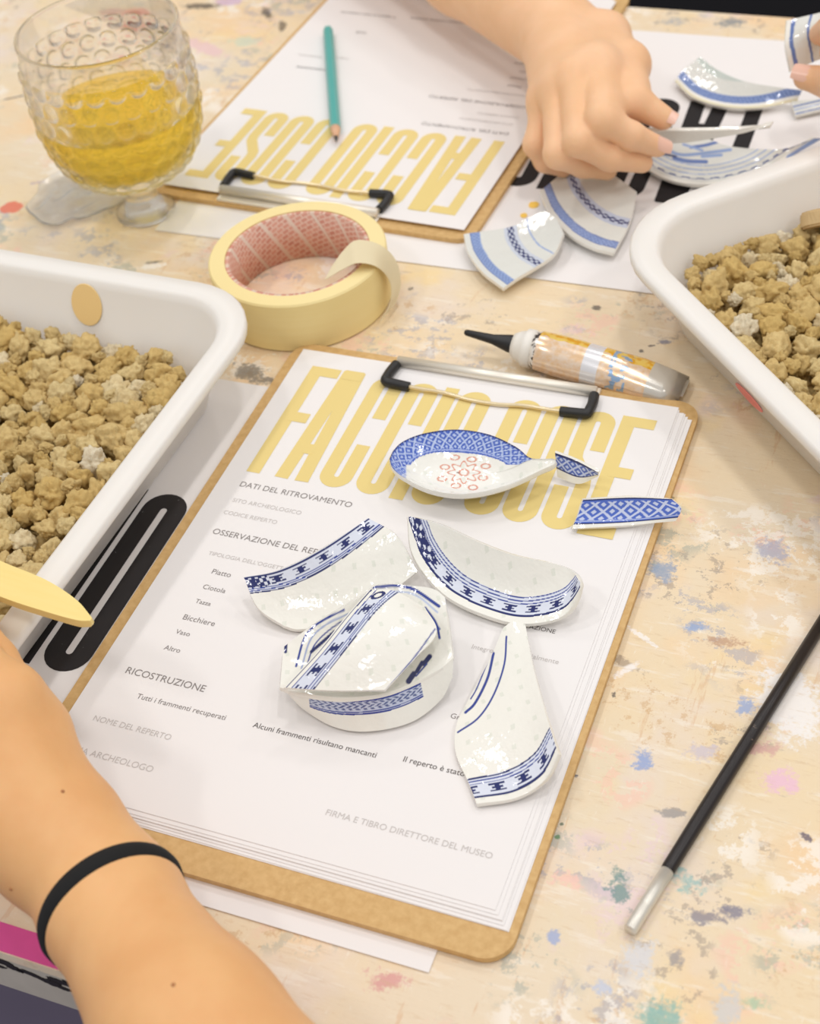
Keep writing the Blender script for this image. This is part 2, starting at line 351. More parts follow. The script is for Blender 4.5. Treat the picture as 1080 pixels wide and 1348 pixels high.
# ------------------------------------------------------------------ lettering
def ribbon(path, w, closed=False):
    P = np.array(path, float); n = len(P)
    if closed: T = np.roll(P, -1, 0) - np.roll(P, 1, 0)
    else: T = np.gradient(P, axis=0)
    T /= np.linalg.norm(T, axis=1)[:, None]; N = np.stack([-T[:, 1], T[:, 0]], 1)
    V = np.vstack([P + N * w / 2, P - N * w / 2]); F_ = []
    for i in range(n if closed else n - 1):
        j = (i + 1) % n; F_.append((i, i + n, j + n, j))
    return V, F_
def arc(cx, cy, r, a0, a1, n=14): return [(cx + r * math.cos(math.radians(a)), cy + r * math.sin(math.radians(a))) for a in np.linspace(a0, a1, n)]
LW, LS, LH = 17.4, 7.4, 86.0        # letter width, stroke, height in mm on the small sheet
def letter_paths(ch, w=LW, s=LS, h=LH):
    r = (w - s) / 2; c = w / 2; lo, hi = s / 2 + r, h - s / 2 - r; x0, x1 = s / 2, w - s / 2
    if ch == 'O': return [(arc(c, hi, r, 0, 180) + arc(c, lo, r, 180, 360), True)]
    if ch == 'C': return [([(x1, h * .62)] + arc(c, hi, r, 0, 180) + arc(c, lo, r, 180, 360) + [(x1, h * .38)], False)]
    if ch == 'S':
        mid = h / 2
        return [([(x1, h * .66)] + arc(c, hi, r, 0, 180) + [(x0, mid + 12), (x0 + .8, mid + 7), (c, mid), (x1 - .8, mid - 7), (x1, mid - 12)] + arc(c, lo, r, 0, -180) + [(x0, h * .34)], False)]
    if ch == 'I': return [([(x0, 0), (x0, h)], False)]
    if ch == 'F': return [([(x0, 0), (x0, h)], False), ([(x0, h - s / 2), (w, h - s / 2)], False), ([(x0, h * .52), (w - 2.2, h * .52)], False)]
    if ch == 'E': return [([(x0, 0), (x0, h)], False), ([(x0, h - s / 2), (w, h - s / 2)], False), ([(x0, h * .52), (w - 2.2, h * .52)], False), ([(x0, s / 2), (w, s / 2)], False)]
    if ch == 'A': return [([(x0 - .6, 0), (c - 2.6, h)], False), ([(x1 + .6, 0), (c + 2.6, h)], False), ([(x0 + 2, h * .27), (x1 - 2, h * .27)], False), ([(c - 5.5, h - 3), (c + 5.5, h - 3)], False)]
LAYOUT = [('F', 11), ('A', 27.5), ('C', 49), ('C', 69), ('I', 89), ('O', 98.5), ('C', 126), ('O', 145.5), ('S', 165), ('E', 184.5)]
def letter_mesh(ch, scale):
    V, Fc = [], []
    for zi, (p, cl) in enumerate(letter_paths(ch)):
        v, f = ribbon(p, LS, cl); b = len(V)
        V += [(x * scale, y * scale, zi * .00004) for x, y in v]; Fc += [tuple(i + b for i in q) for q in f]
    return pydata('printed_letter', V, Fc)
def headline(parent, x0, y0, z, scale, mat):
    """the ten big letters, each its own mesh; scale = metres per mm-unit"""
    for ch, x in LAYOUT:
        o = obj('printed_letter', letter_mesh(ch, scale), mat, parent)
        o.location = (x0 + x * scale, y0, z); 
TEXT_CACHE = {}
def text_mesh(body):
    if body in TEXT_CACHE: return TEXT_CACHE[body]
    cu = bpy.data.curves.new('t', 'FONT'); cu.body = body; cu.resolution_u = 5; cu.offset = .0
    ob = bpy.data.objects.new('t', cu); COL.objects.link(ob)
    dg = bpy.context.evaluated_depsgraph_get(); me = bpy.data.meshes.new_from_object(ob.evaluated_get(dg)); me.name = 'printed_line'
    bpy.data.objects.remove(ob); bpy.data.curves.remove(cu)
    co = np.zeros(len(me.vertices) * 3); me.vertices.foreach_get('co', co); co = co.reshape(-1, 3)
    TEXT_CACHE[body] = (me, co[:, 0].min(), co[:, 0].max()); return TEXT_CACHE[body]
FORM = [  # text, start px, end px (middle of the line of type), ink, vertical stretch
    ('DATI DEL RITROVAMENTO', (317, 637), (463, 666), 'ink_grey'), ('SITO ARCHEOLOGICO', (307, 658), (396, 677), 'ink_light'), ('CODICE REPERTO', (295, 674), (363, 691), 'ink_light'),
    ('OSSERVAZIONE DEL REPERTO', (281, 699), (450, 735), 'ink_grey'), ("TIPOLOGIA DELL'OGGETTO", (275, 728), (380, 749), 'ink_light'),
    ('Piatto', (280, 752), (304, 758), 'ink_grey'), ('Ciotola', (268, 772), (297, 779), 'ink_grey'), ('Tazza', (258, 791), (277, 797), 'ink_grey'), ('Bicchiere', (242, 812), (283, 822), 'ink_grey'), ('Vaso', (232, 831), (250, 836), 'ink_grey'), ('Altro', (217, 852), (237, 858), 'ink_grey'),
    ('RICOSTRUZIONE', (167, 882), (271, 906), 'ink_grey'), ('Tutti i frammenti recuperati', (181, 916), (298, 944), 'ink_grey'), ('NOME DEL REPERTO', (124, 945), (226, 970), 'ink_light'), ('FIRMA ARCHEOLOGO', (85, 982), (204, 1009), 'ink_light'),
    ('Alcuni frammenti risultano mancanti', (334, 954), (497, 992), 'ink_brown'), ('Il reperto \u00e8 stato ricostruito', (532, 999), (668, 1031), 'ink_brown'), ('FIRMA E TIBRO DIRETTORE DEL MUSEO', (430, 1069), (651, 1121), 'ink_light'),
    ('CONSERVAZIONE', (656, 816), (732, 831), 'ink_brown'), ('Integro', (622, 851), (650, 857), 'ink_light'), ('Parzialmente', (682, 860), (736, 872), 'ink_light'), ('Graffi', (594, 942), (618, 948), 'ink_grey')]
def form_text(parent, z):
    for body, a, b, ink in FORM:
        me, x0, x1 = text_mesh(body); A, B = at(*a, .0062), at(*b, .0062)
        k = (B[0] - A[0]) / (x1 - x0)
        o = obj('printed_line', me.copy(), M[ink], parent); o.scale = (k, k, 1)
        o.location = (A[0] - x0 * k, A[1] - .33 * k, z)

# ------------------------------------------------------------------ sheets, posters, clipboards
def sheet_mesh(name, w, h, th, lift=None, nx=14, ny=18):
    V = []; 
    for side in (1, 0):
        for j in range(ny + 1):
            for i in range(nx + 1):
                x, y = w * i / nx, h * j / ny
                V.append((x, y, (lift(x, y) if lift else 0) + th * side))
    n = (nx + 1) * (ny + 1); Fc = []
    for j in range(ny):
        for i in range(nx):
            a = j * (nx + 1) + i; Fc.append((a, a + 1, a + nx + 2, a + nx + 1)); Fc.append((n + a, n + a + nx + 1, n + a + nx + 2, n + a + 1))
    for i in range(nx):
        a = i; Fc.append((a, n + a, n + a + 1, a + 1)); a = ny * (nx + 1) + i; Fc.append((a, a + 1, n + a + 1, n + a))
    for j in range(ny):
        a = j * (nx + 1); Fc.append((a, a + nx + 1, n + a + nx + 1, n + a)); a += nx; Fc.append((a, n + a, n + a + nx + 1, a + nx + 1))
    return pydata(name, V, Fc)

def poster(loc, rz, label, which):
    p = empty('poster', loc, rz); tag(p, label, 'poster')
    obj('paper', sheet_mesh('paper', .42, .297, .0003, None, 2, 2), M['paper'], p)
    headline(p, .21 - 106.5 * .00138 - (.0055 if which == 0 else -.001), .0885, .00042, .00138, M['ink_worn'] if which == 0 else M['ink_black'])
    return p
poster((-.227, -.029, .0004), 0, 'white landscape poster with black letters lying under the front clipboard and tray', 0)
poster((.272, .692, .0004), math.radians(180.4), 'white landscape poster with black letters under the china plate shards', 1)

def rounded_rect(x0, x1, y0, y1, r, n=8):
    P = []
    for cx, cy, a in ((x1 - r, y1 - r, 0), (x0 + r, y1 - r, 90), (x0 + r, y0 + r, 180), (x1 - r, y0 + r, 270)):
        P += arc(cx, cy, r, a, a + 90, n)
    return P
def prism(name, P, z0, z1, bevel=0):
    n = len(P); bm = bmesh.new()
    lo = [bm.verts.new((x, y, z0)) for x, y in P]; hi = [bm.verts.new((x, y, z1)) for x, y in P]
    bm.faces.new(lo[::-1]); bm.faces.new(hi)
    for i in range(n): bm.faces.new((lo[i], lo[(i + 1) % n], hi[(i + 1) % n], hi[i]))
    return bm_mesh(name, bm)
ZB = .0008
def clipboard(loc, rz, which):
    c = empty('clipboard', (loc[0], loc[1], 0), rz)
    tag(c, 'brown hardboard clipboard ' + ('holding the form under the blue and white spoon shards' if which == 0 else 'holding the upside-down form beside the tape roll'), 'clipboard')
    obj('board', prism('board', rounded_rect(-.007, .2205, -.0195, .3045, .012), ZB, ZB + .0032), M['board'], c)
    k = empty('clip', (0, 0, 0)); k.parent = c
    zt = .0085
    bpl = obj('base_plate', box_mesh('base_plate', .056, .168, .2925, .3035, ZB + .0030, ZB + .0050, .0008), M['metal'], c)
    obj('hinge_bar', tube('hinge_bar', [(.057, .2965, zt), (.167, .2965, zt)], .0030, 12), M['metal'], c)
    pts = [(.058, .2965, zt), (.0565, .286, zt + .0008), (.0565, .2795, zt + .001), (.0580, .2775, zt + .001), (.075, .2775, zt), (.090, .2780, zt - .0006), (.105, .2762, zt - .001), (.120, .2762, zt - .001), (.134, .2780, zt - .0006), (.149, .2775, zt), (.166, .2775, zt + .001), (.1675, .2795, zt + .001), (.1675, .286, zt + .0008), (.166, .2965, zt)]
    obj('wire_jaw', tube('wire_jaw', catmull(pts, 120), .0011, 8), M['wire'], c)
    for sx in (0, 1):
        X = (lambda x: x) if sx == 0 else (lambda x: .224 - x)
        p = [(X(.0572), .2935, zt + .0004), (X(.0563), .287, zt + .0006), (X(.0563), .2810, zt + .001), (X(.0566), .2783, zt + .001), (X(.0595), .2775, zt + .001), (X(.064), .2775, zt + .0006), (X(.0705), .2776, zt)]
        obj('rubber_sleeve', tube('rubber_sleeve', catmull(p, 40), .0027, 10), M['rubber'], c)
    bpy.data.objects.remove(k)
    # sheets
    N = 7 if which == 0 else 6
    r = random.Random(3 + which)
    ztop = .0062
    for i in range(N):
        z = ZB + .0033 + i * (ztop - .0003 - ZB - .0033) / (N - 1)
        top = i == N - 1
        dx = 0 if top else (.0075 - i * .0011 + r.uniform(-.0006, .0006)); dy = 0 if top else (-.0058 + i * .0007 + r.uniform(-.0008, .0008))
        ang = 0 if top else r.uniform(-.006, .004)
        lift = (lambda x, y, a=i: .0011 * (x / .21) ** 3 * (1 - y / .297) * (a / N)) if not top else None
        M4 = Matrix.Translation((loc[0], loc[1], 0)) @ Matrix.Rotation(rz, 4, 'Z') @ Matrix.Translation((dx, dy, z)) @ Matrix.Rotation(ang, 4, 'Z')
        if top:
            s_ = empty('printed_form'); s_.matrix_world = M4
            tag(s_, 'printed form sheet with tall yellow heading ' + ('under the spoon shards, top of its stack' if which == 0 else 'under the teal pencil, top of its stack'), 'paper')
            obj('paper', sheet_mesh('paper', .21, .297, .0003), M['paper'], s_)
            headline(s_, 0, .1985, .00042, .001, M['ink_yellow'])
            form_text(s_, .00045)
        else:
            s_ = obj('paper_sheet', sheet_mesh('paper_sheet', .21, .297, .00022, None), M['paper']); s_.matrix_world = M4
            tag(s_, 'white sheet in the stack beneath the form ' + ('with the china shards' if which == 0 else 'with the teal pencil'), 'paper', 'spare sheets clipped ' + ('under the front form' if which == 0 else 'under the far form'))
    return c
clipboard((0, 0), 0, 0)
clipboard((.064, .721), math.radians(177.3), 1)

# yellow paint drops on the far poster
for k, (px, py, r) in enumerate(((703, 270, .0032), (690, 284, .0022))):
    p = at(px, py, .0008); o = obj('paint_drop', blob_mesh('paint_drop', r, r, 500 + k, .0006, 24, .1), plain('yellow_paint', srgb(250, 205, 90), .4)); o.location = (p[0], p[1], .00072)
    tag(o, ('larger' if k == 0 else 'smaller') + ' yellow paint drop on the white poster beside the plate shard', 'paint drop')

# ------------------------------------------------------------------ trays
def tray(loc, rz, W, L, label, rr=.045, ins=0.0):
    """tray in local coords: rim outer edge from (0,0) towards -x and -y; corner at origin"""
    t = empty('plastic_tray', loc, rz); tag(t, label, 'tray')
    H = .05
    prof = [(.0265 + ins, .0006), (.0245 + ins, .0022), (.0145, H - .008), (.0135, H - .0065), (.0012, H - .0062), (0, H - .005), (0, H - .0015), (.0014, H), (.0118, H), (.0138, H - .0012), (.0158, H - .005), (.0265 + ins, .0055), (.030 + ins, .003)]
    n = 10; V = []; Fc = []; m_ = 4 * n
    for d, z in prof:
        for x, y in rounded_rect(-W + d, -d, -L + d, -d, max(rr - d * .75, .008), n): V.append((x, y, z))
    for i in range(len(prof) - 1):
        for k in range(m_):
            k2 = (k + 1) % m_; Fc.append((i * m_ + k, i * m_ + k2, (i + 1) * m_ + k2, (i + 1) * m_ + k))
    Fc.append(tuple(range(m_))[::-1]); Fc.append(tuple(range((len(prof) - 1) * m_, len(prof) * m_)))
    obj('tray_body', pydata('tray_body', V, Fc, True), M['tray'], t)
    return t
TL = tray((-.0045, .287, .0007), math.radians(-1.8), .26, .335, 'white plastic tray of tan gravel beside the front clipboard', .045, .003)
TR = tray((.1415, .3823, .0007), math.radians(134.0), .335, .225, 'white plastic tray of tan gravel beside the glue tube', .055)
bpy.context.view_layer.update()
# orange spot on the left tray's back wall, red mark on the right tray's outer wall
def wall_patch(name, center, u, v, mat, parent, n=32):
    c, u, v = Vector(center), Vector(u), Vector(v); nrm = u.cross(v).normalized() * .0004
    V = [c + nrm] + [c + nrm + u * math.cos(a) + v * math.sin(a) for a in np.linspace(0, 2 * math.pi, n, endpoint=False)]
    V += [c + (p - c - nrm) * 1.02 for p in V[1:]]
    Fc = [(0, 1 + k, 1 + (k + 1) % n) for k in range(n)] + [(1 + k, n + 1 + k, n + 1 + (k + 1) % n, 1 + (k + 1) % n) for k in range(n)]
    return obj(name, pydata(name, V, Fc), mat, parent)
wall_patch('colour_spot', (float(at(110, 404, .036)[0]) + .0065, -.0193, .036), (.0098, 0, 0), (0, .0040, .0112), plain('orange_tone', srgb(246, 212, 146), .5), TL)
_p = TR.matrix_world.inverted() @ Vector(at(985, 525, .0075))
wall_patch('red_mark', (_p.x, -.0229, .0075), (-.0120, 0, .0), (.0008, .0008, .0034), plain('red_print', srgb(250, 150, 140), .5), TR)

print('time', round(time.time() - T0, 1))
# ------------------------------------------------------------------ gravel
STONES = []
for k in range(14):
    bm = bmesh.new(); bmesh.ops.create_icosphere(bm, subdivisions=4, radius=1)
    off = Vector((k * 7.3, k * 3.1, k * 1.7)); sx, sy, sz = rng.uniform(.8, 1.25), rng.uniform(.75, 1.1), rng.uniform(.65, .95)
    for v in bm.verts:
        d = v.co.normalized()
        q = 1 + .36 * noise.noise(d * 1.3 + off) + 1.0 * (abs(noise.noise(d * 1.9 + off * 2)) - .2) * .5 + .20 * noise.noise(d * 2.8 + off) + .20 * noise.noise(d * 5.0 + off) + .10 * noise.noise(d * 11 + off)
        # a few flat broken faces
        for j in range(4):
            nj = Vector((math.sin(j * 2.1 + k), math.cos(j * 1.3 + k * 2), math.sin(j * 3.7 + k * 1.1))).normalized()
            h = .92 + .08 * math.sin(j + k)
            if d.dot(nj) * q > h: q -= (d.dot(nj) * q - h) * .8 / max(d.dot(nj), .4)
        v.co = Vector((d.x * q * sx, d.y * q * sy, d.z * q * sz))
    STONES.append(bm_mesh('gravel_stone', bm, True)); STONES[-1].materials.append(M['stone'])
LOW = []
for k in range(8):
    bm = bmesh.new(); bmesh.ops.create_icosphere(bm, subdivisions=2, radius=1)
    off = Vector((k * 5.3, k * 2.1, k * 9.7))
    for v in bm.verts: v.co *= .95 + .5 * noise.noise(v.co * 1.8 + off) + .32 * noise.noise(v.co * 3.6 + off)
    co = np.array([v.co[:] for v in bm.verts]); fc = np.array([[v.index for v in f.verts] for f in bm.faces]); LOW.append((co, fc)); bm.free()
def rand_rot():
    q = rng.normal(size=4); q /= np.linalg.norm(q); w, x, y, z = q
    return np.array([[1 - 2 * (y * y + z * z), 2 * (x * y - w * z), 2 * (x * z + w * y)], [2 * (x * y + w * z), 1 - 2 * (x * x + z * z), 2 * (y * z - w * x)], [2 * (x * z - w * y), 2 * (y * z + w * x), 1 - 2 * (x * x + y * y)]])
def gravel(t, W, L, zlev, label, group, bedlabel, rmax, bump, inset=.0262):
    mw = np.array(t.matrix_world)
    def inside(x, y, r):
        cr = .030; m_ = inset + r; ex = max(-x - (W - m_ - cr), x + m_ + cr, 0); ey = max(-y - (L - m_ - cr), y + m_ + cr, 0)
        return math.hypot(ex, ey) < cr if ex and ey else ex < cr and ey < cr
    # big stones by dart throwing
    pts = np.zeros((0, 3))
    for tries in range(16000):
        r = (rng.uniform(.0066, rmax) if tries < 500 else rng.uniform(.0052, .0074) if tries < 5000 else rng.uniform(.0034, .0052))
        x, y = rng.uniform(-W + inset, -inset), rng.uniform(-L + inset, -inset)
        if not inside(x, y, r * .75): continue
        if not len(pts) or ((pts[:, 0] - x) ** 2 + (pts[:, 1] - y) ** 2 > (.76 * (r + pts[:, 2])) ** 2).all(): pts = np.vstack([pts, [x, y, r]])
    V, Q, nb = [], [], 0; ind = 0
    def level(x, y): return zlev + bump(x, y)
    for x, y, r in pts:
        z = level(x, y) + rng.uniform(-.0028, .0028) - .25 * (r - .005) + (.001 if r < .005 else 0)
        wp = mw @ np.array([x, y, z, 1]); px = pix(wp[:3])
        if -25 < px[0] < 1105 and 250 < px[1] < 900 and r > .0034:
            o = bpy.data.objects.new('gravel_stone', STONES[rng.integers(len(STONES))]); COL.objects.link(o)
            o.location = wp[:3]; o.rotation_euler = rng.uniform(0, 6.28, 3); o.scale = [r * 1.06] * 3
            tag(o, label, 'stone', group); ind += 1
        else:
            co, fc = LOW[rng.integers(len(LOW))]; c = co @ (rand_rot() * r * 1.1).T + [x, y, z]
            V.append(c); Q.append(fc + nb); nb += len(c)
    # lower layer and fines
    for k in range(1300):
        r = rng.uniform(.0022, .0062); x, y = rng.uniform(-W + inset, -inset), rng.uniform(-L + inset, -inset)
        if not inside(x, y, r * .95): continue
        co, fc = LOW[rng.integers(len(LOW))]; c = co @ (rand_rot() * r).T + [x, y, max(.008, level(x, y) - .0092 - r * .4)]
        V.append(c); Q.append(fc + nb); nb += len(c)
    bed_n = 26  # solid bed beneath
    gx, gy = np.meshgrid(np.linspace(-W + inset + .002, -inset - .002, bed_n), np.linspace(-L + inset + .002, -inset - .002, bed_n), indexing='ij')
    gz = np.array([[level(a, b) - .0120 for a, b in zip(p, q)] for p, q in zip(gx, gy)])
    g = np.stack([gx, gy, gz], -1).reshape(-1, 3); base = nb; V.append(g); tri = []
    for i in range(bed_n - 1):
        for j in range(bed_n - 1):
            if not all(inside(gx[p, q], gy[p, q], .001) for p in (i, i + 1) for q in (j, j + 1)): continue
            a = base + i * bed_n + j; tri += [(a, a + bed_n, a + bed_n + 1), (a, a + bed_n + 1, a + 1)]
    Q.append(np.array(tri)); V = np.vstack(V); Q = np.vstack(Q)
    wv = np.c_[V, np.ones(len(V))] @ mw.T
    o = obj('gravel_bed', npmesh('gravel_bed', wv[:, :3], Q), M['grit']); tag(o, bedlabel, 'gravel', kind='stuff')
    return ind
n1 = gravel(TL, .26, .335, .0215, 'tan porous gravel stone in the tray beside the front clipboard', 'gravel stones in the tray by the front clipboard', 'bed of small tan gravel filling the tray beside the front clipboard', .0088, lambda x, y: .0035 * math.sin(x * 22 + 1) * math.cos(y * 17), .0300)
n2 = gravel(TR, .335, .225, .0215, 'tan porous gravel stone in the tray beside the glue tube', 'gravel stones in the tray by the glue tube', 'bed of small tan gravel filling the tray beside the glue tube', .0098, lambda x, y: .003 * math.sin(x * 20 + 2) * math.cos(y * 19))
print('stones', n1, n2)
print('time', round(time.time() - T0, 1))
_c = at(1077, 288, .031)
bm = bmesh.new(); bmesh.ops.create_cone(bm, cap_ends=True, segments=28, radius1=.0100, radius2=.0094, depth=.009)
bmesh.ops.bevel(bm, geom=[e for e in bm.edges if len(e.link_faces) == 2 and abs(e.verts[0].co.z - e.verts[1].co.z) < 1e-6], offset=.0012, segments=3, affect='EDGES')
for v in bm.verts: v.co += Vector((noise.noise(v.co * 140), noise.noise(v.co * 140 + Vector((5, 0, 0))), 0)) * .0012
o = obj('clay_disc', bm_mesh('clay_disc', bm, False), plain('tan_clay', srgb(206, 178, 132), .9, vary=.15, vs_=150)); o.location = tuple(_c); o.rotation_euler = (-.7, -.25, .2)
tag(o, 'flat round tan clay piece leaning on the gravel against the tray wall', 'clay piece')
# ------------------------------------------------------------------ porcelain shards
WHITE = srgb(243, 242, 234); BLUE = srgb(46, 66, 150); PALE = srgb(186, 200, 232); NAVY = srgb(34, 44, 104); BAND = srgb(222, 228, 242); GREEN = srgb(214, 222, 206); EDGE = srgb(240, 238, 230)
def seg_dist(P, line):
    L = np.asarray(line, float); best = np.full(P.shape[:-1], 1e9)
    for a, b in zip(L[:-1], L[1:]):
        ab = b - a; t = np.clip(((P - a) @ ab) / (ab @ ab + 1e-12), 0, 1)
        best = np.minimum(best, np.linalg.norm(P - a - t[..., None] * ab, axis=-1))
    return best
def fret(s, d, d0, d1, cell, ph=0):
    x = (s / cell + ph) % 1; y = (d - d0) / (d1 - d0); ins = (y > 0) & (y < 1)
    ink = ((abs(y - .10) < .10) & (abs(x - .5) < .30)) | ((abs(y - .90) < .10) & (abs(x - .5) < .30)) | ((abs(x - .5) < .10) & (abs(y - .5) < .5)) | ((abs(y - .5) < .12) & (abs(x - .5) < .20))
    return ins & ink
def lattice(s, d, cell=5.0):
    p = ((s + d * 1.1) / cell) % 1; q = ((s - d * 1.1) / cell) % 1
    return (abs(p - .5) < .10) | (abs(q - .5) < .10) | ((np.minimum(p, 1 - p) < .17) & (np.minimum(q, 1 - q) < .17))
def coons(c0, c1, left=None, right=None, nu=220, nv=90, bulge=0.0):
    A = lambda L: np.array([at(*p) for p in L])
    C0, C1 = catmull(A(c0), nu), catmull(A(c1), nu)
    D0 = catmull(A([c0[0], *(left or []), c1[0]]), nv); D1 = catmull(A([c0[-1], *(right or []), c1[-1]]), nv)
    u = np.linspace(0, 1, nu)[:, None, None]; v = np.linspace(0, 1, nv)[None, :, None]
    S = (1 - v) * C0[:, None] + v * C1[:, None] + (1 - u) * D0[None] + u * D1[None] - ((1 - u) * (1 - v) * C0[0] + u * (1 - v) * C0[-1] + (1 - u) * v * C1[0] + u * v * C1[-1])
    S[..., 2] += (bulge * np.sin(np.pi * u) * np.sin(np.pi * v))[..., 0]
    return S
def shell(S, th, top_col, bot_col, edge_col=EDGE, flip=False, closed_u=False, upright=False):
    """thick sheet from a grid surface: top face S, bottom face offset by th along the normal"""
    nu, nv = S.shape[:2]
    du = (np.roll(S, -1, 0) - np.roll(S, 1, 0)) if closed_u else np.gradient(S, axis=0); dv = np.gradient(S, axis=1)
    N = np.cross(du, dv); N /= np.linalg.norm(N, axis=-1, keepdims=True) + 1e-12
    if N[..., 2].mean() < 0: N = -N
    N[np.linalg.norm(N, axis=-1) < .5] = (0, 0, 1)
    if upright: N[:] = (0, 0, 1)
    B = S - N * th
    idx = np.arange(nu * nv).reshape(nu, nv)
    def quads(I):
        a = (I, np.roll(I, -1, 0)) if closed_u else (I[:-1], I[1:])
        return np.stack([a[0][:, :-1], a[1][:, :-1], a[1][:, 1:], a[0][:, 1:]], -1).reshape(-1, 4)
    q = quads(idx)
    # orient
    p = S.reshape(-1, 3); k = q[len(q) // 2]; nn = np.cross(p[k[1]] - p[k[0]], p[k[2]] - p[k[0]])
    if nn @ N.reshape(-1, 3)[k[0]] < 0: q = q[:, ::-1]
    V = [p, B.reshape(-1, 3)]; Q = [q, q[:, ::-1] + nu * nv]; C = [top_col.reshape(-1, 3), bot_col.reshape(-1, 3)]
    if closed_u: ring = idx[:, -1]; ring = np.r_[ring, ring[:1]]
    else: ring = np.r_[idx[:, 0], idx[-1, 1:], idx[::-1, -1][1:], idx[0, ::-1][1:]]
    T, Bt = p[ring], B.reshape(-1, 3)[ring]; n = len(ring); b = 2 * nu * nv
    mid = (T + Bt) / 2; ctr = p.mean(0); outw = mid - ctr; outw /= np.linalg.norm(outw, axis=1)[:, None] + 1e-9
    V += [T, mid + outw * th * .18, Bt]; C += [np.tile(edge_col, (3 * n, 1))]
    i = np.arange(n - 1)
    Q += [np.stack([b + i, b + n + i, b + n + i + 1, b + i + 1], -1), np.stack([b + n + i, b + 2 * n + i, b + 2 * n + i + 1, b + n + i + 1], -1)]
    return np.vstack(V), np.vstack(Q), np.vstack(C)
def arcs(S):
    """distance along the rim (mm) and distance from the rim (mm) for each grid point"""
    s = np.r_[0, np.cumsum(np.linalg.norm(np.diff(S[:, 0], axis=0), axis=1))] * 1000
    d = np.concatenate([np.zeros((S.shape[0], 1)), np.cumsum(np.linalg.norm(np.diff(S, axis=1), axis=2), axis=1)], 1) * 1000
    return np.repeat(s[:, None], S.shape[1], 1), d
def base_glaze(S):
    c = np.tile(WHITE, (*S.shape[:2], 1))
    x, y = S[..., 0] * 1000, S[..., 1] * 1000
    # faint green rice-grain marks
    g = (np.sin(x * .62 + .35 * y + .7 * np.sin(y * .21)) > .82) & (np.sin(y * .60 - .33 * x) > .70)
    c[g] = WHITE * .6 + GREEN * .38
    return c
def strokes(c, S, lst):
    P = pix(S)
    for line, w, colr in lst:
        dd = seg_dist(P, catmull(np.array(line, float), 30)); k = np.clip((w / 2 + .6 - dd) / 1.0, 0, 1)[..., None]; c[:] = c * (1 - k) + colr * k
def paint_lines(c, d, lst):
    for dd, w, colr in lst: c[abs(d - dd) < w / 2] = colr
SHARDS = 'china shards on the front form'; PLATES = 'china plate shards on the far poster'
def add_shard(name, S, col, label, cat, group, th=.0024, bot=None, **kw):
    bot = np.tile(WHITE, (*S.shape[:2], 1)) if bot is None else bot
    V, Q, C = shell(S, th, col, bot, **kw)
    o = obj(name, npmesh(name, V, Q, True, C), M['china']); tag(o, label, cat, group); return o

# bowl shard, upper left
S = coons([(321, 760, .020), (369, 750, .024), (425, 722, .028), (485, 682, .030)], [(374, 824, .0105), (400, 828, .0092), (470, 812, .0088), (550, 752, .014)], [(340, 800, .014)], [(522, 705, .026)], bulge=-.004)
s_, d_ = arcs(S); c = base_glaze(S); c[(d_ < 8.6)] = BAND
paint_lines(c, d_, [(.5, .9, NAVY), (6.5, .5, BLUE), (7.5, .5, BLUE), (8.5, .6, NAVY)]); c[fret(s_, d_, 1.9, 5.4, 11.5, .2)] = NAVY
c[(s_ < 11) & (d_ < 6) & (d_ > 1) & (np.sin(s_ * 1.9) * np.sin(d_ * 1.7) > -.1)] = NAVY
add_shard('bowl_shard', S, c, 'bowl shard with fret rim band whose corner points to the printed list', 'shard', SHARDS)
# bowl shard, upper right
S = coons([(537, 681, .030), (545, 733, .020), (587, 784, .012), (652, 814, .0105), (698, 821, .0105), (744, 809, .014), (764, 775, .022)], [(541, 680, .030), (578, 690, .030), (624, 711, .028), (670, 729, .026), (717, 739, .026), (750, 749, .024), (764, 766, .0235)], bulge=-.005, nu=280)
s_, d_ = arcs(S); c = base_glaze(S)
dn = d_ / np.maximum(d_[:, -1:], 1e-6) * np.minimum(d_[:, -1:], 40); w0 = 3.6 * np.clip(s_ / 14, .12, 1) * np.clip((s_.max() - s_) / 10, .2, 1); e = d_ - w0
c[(e > 0) & (e < 9.8)] = BAND
paint_lines(c, e, [(.5, 1.1, NAVY), (6.4, .45, BLUE), (7.8, .5, BLUE), (9.4, .5, BLUE)]); c[fret(s_, e, 2.1, 5.5, 11.5, .1)] = NAVY
c[(s_ < 26) & (s_ > 4) & (e > 1) & (e < 6) & (np.sin(s_ * 1.1) * np.sin(e * 1.6) > -.15)] = NAVY
add_shard('bowl_shard', S, c, 'curved crescent bowl shard with fret band along its lower rim, below the spoon handle', 'shard', SHARDS)
# tall shard with drop shape
S = coons([(628, 1058, .0095), (680, 1050, .0100), (717, 1027, .014), (735, 992, .020)], [(663, 826, .012), (676, 818, .013), (692, 822, .013)], [(617, 1030, .0092), (600, 990, .0088), (601, 955, .0088), (615, 925, .0088), (645, 868, .010)], [(721, 947, .021), (703, 882, .018)], bulge=.002, nu=200, nv=300)
s_, d_ = arcs(S); c = base_glaze(S); e = d_ - 2.6
c[(e > 0) & (e < 10.2)] = BAND; paint_lines(c, e, [(.6, 1.2, NAVY), (7.0, .5, BLUE), (8.4, .5, BLUE), (9.8, .7, NAVY)]); c[fret(s_, e, 2.3, 6.1, 11.0, .55)] = NAVY
strokes(c, S, [([(667, 838), (664, 875), (650, 915), (630, 945), (603, 964)], 2.2, BLUE), ([(650, 860), (642, 893), (626, 925), (613, 938)], 3.2, BLUE), ([(642, 872), (628, 906), (620, 920)], 1.6, BLUE)])
add_shard('bowl_shard', S, c, 'drop-shaped china shard with fret band at its wide end, pointing at the crescent shard', 'shard', SHARDS)
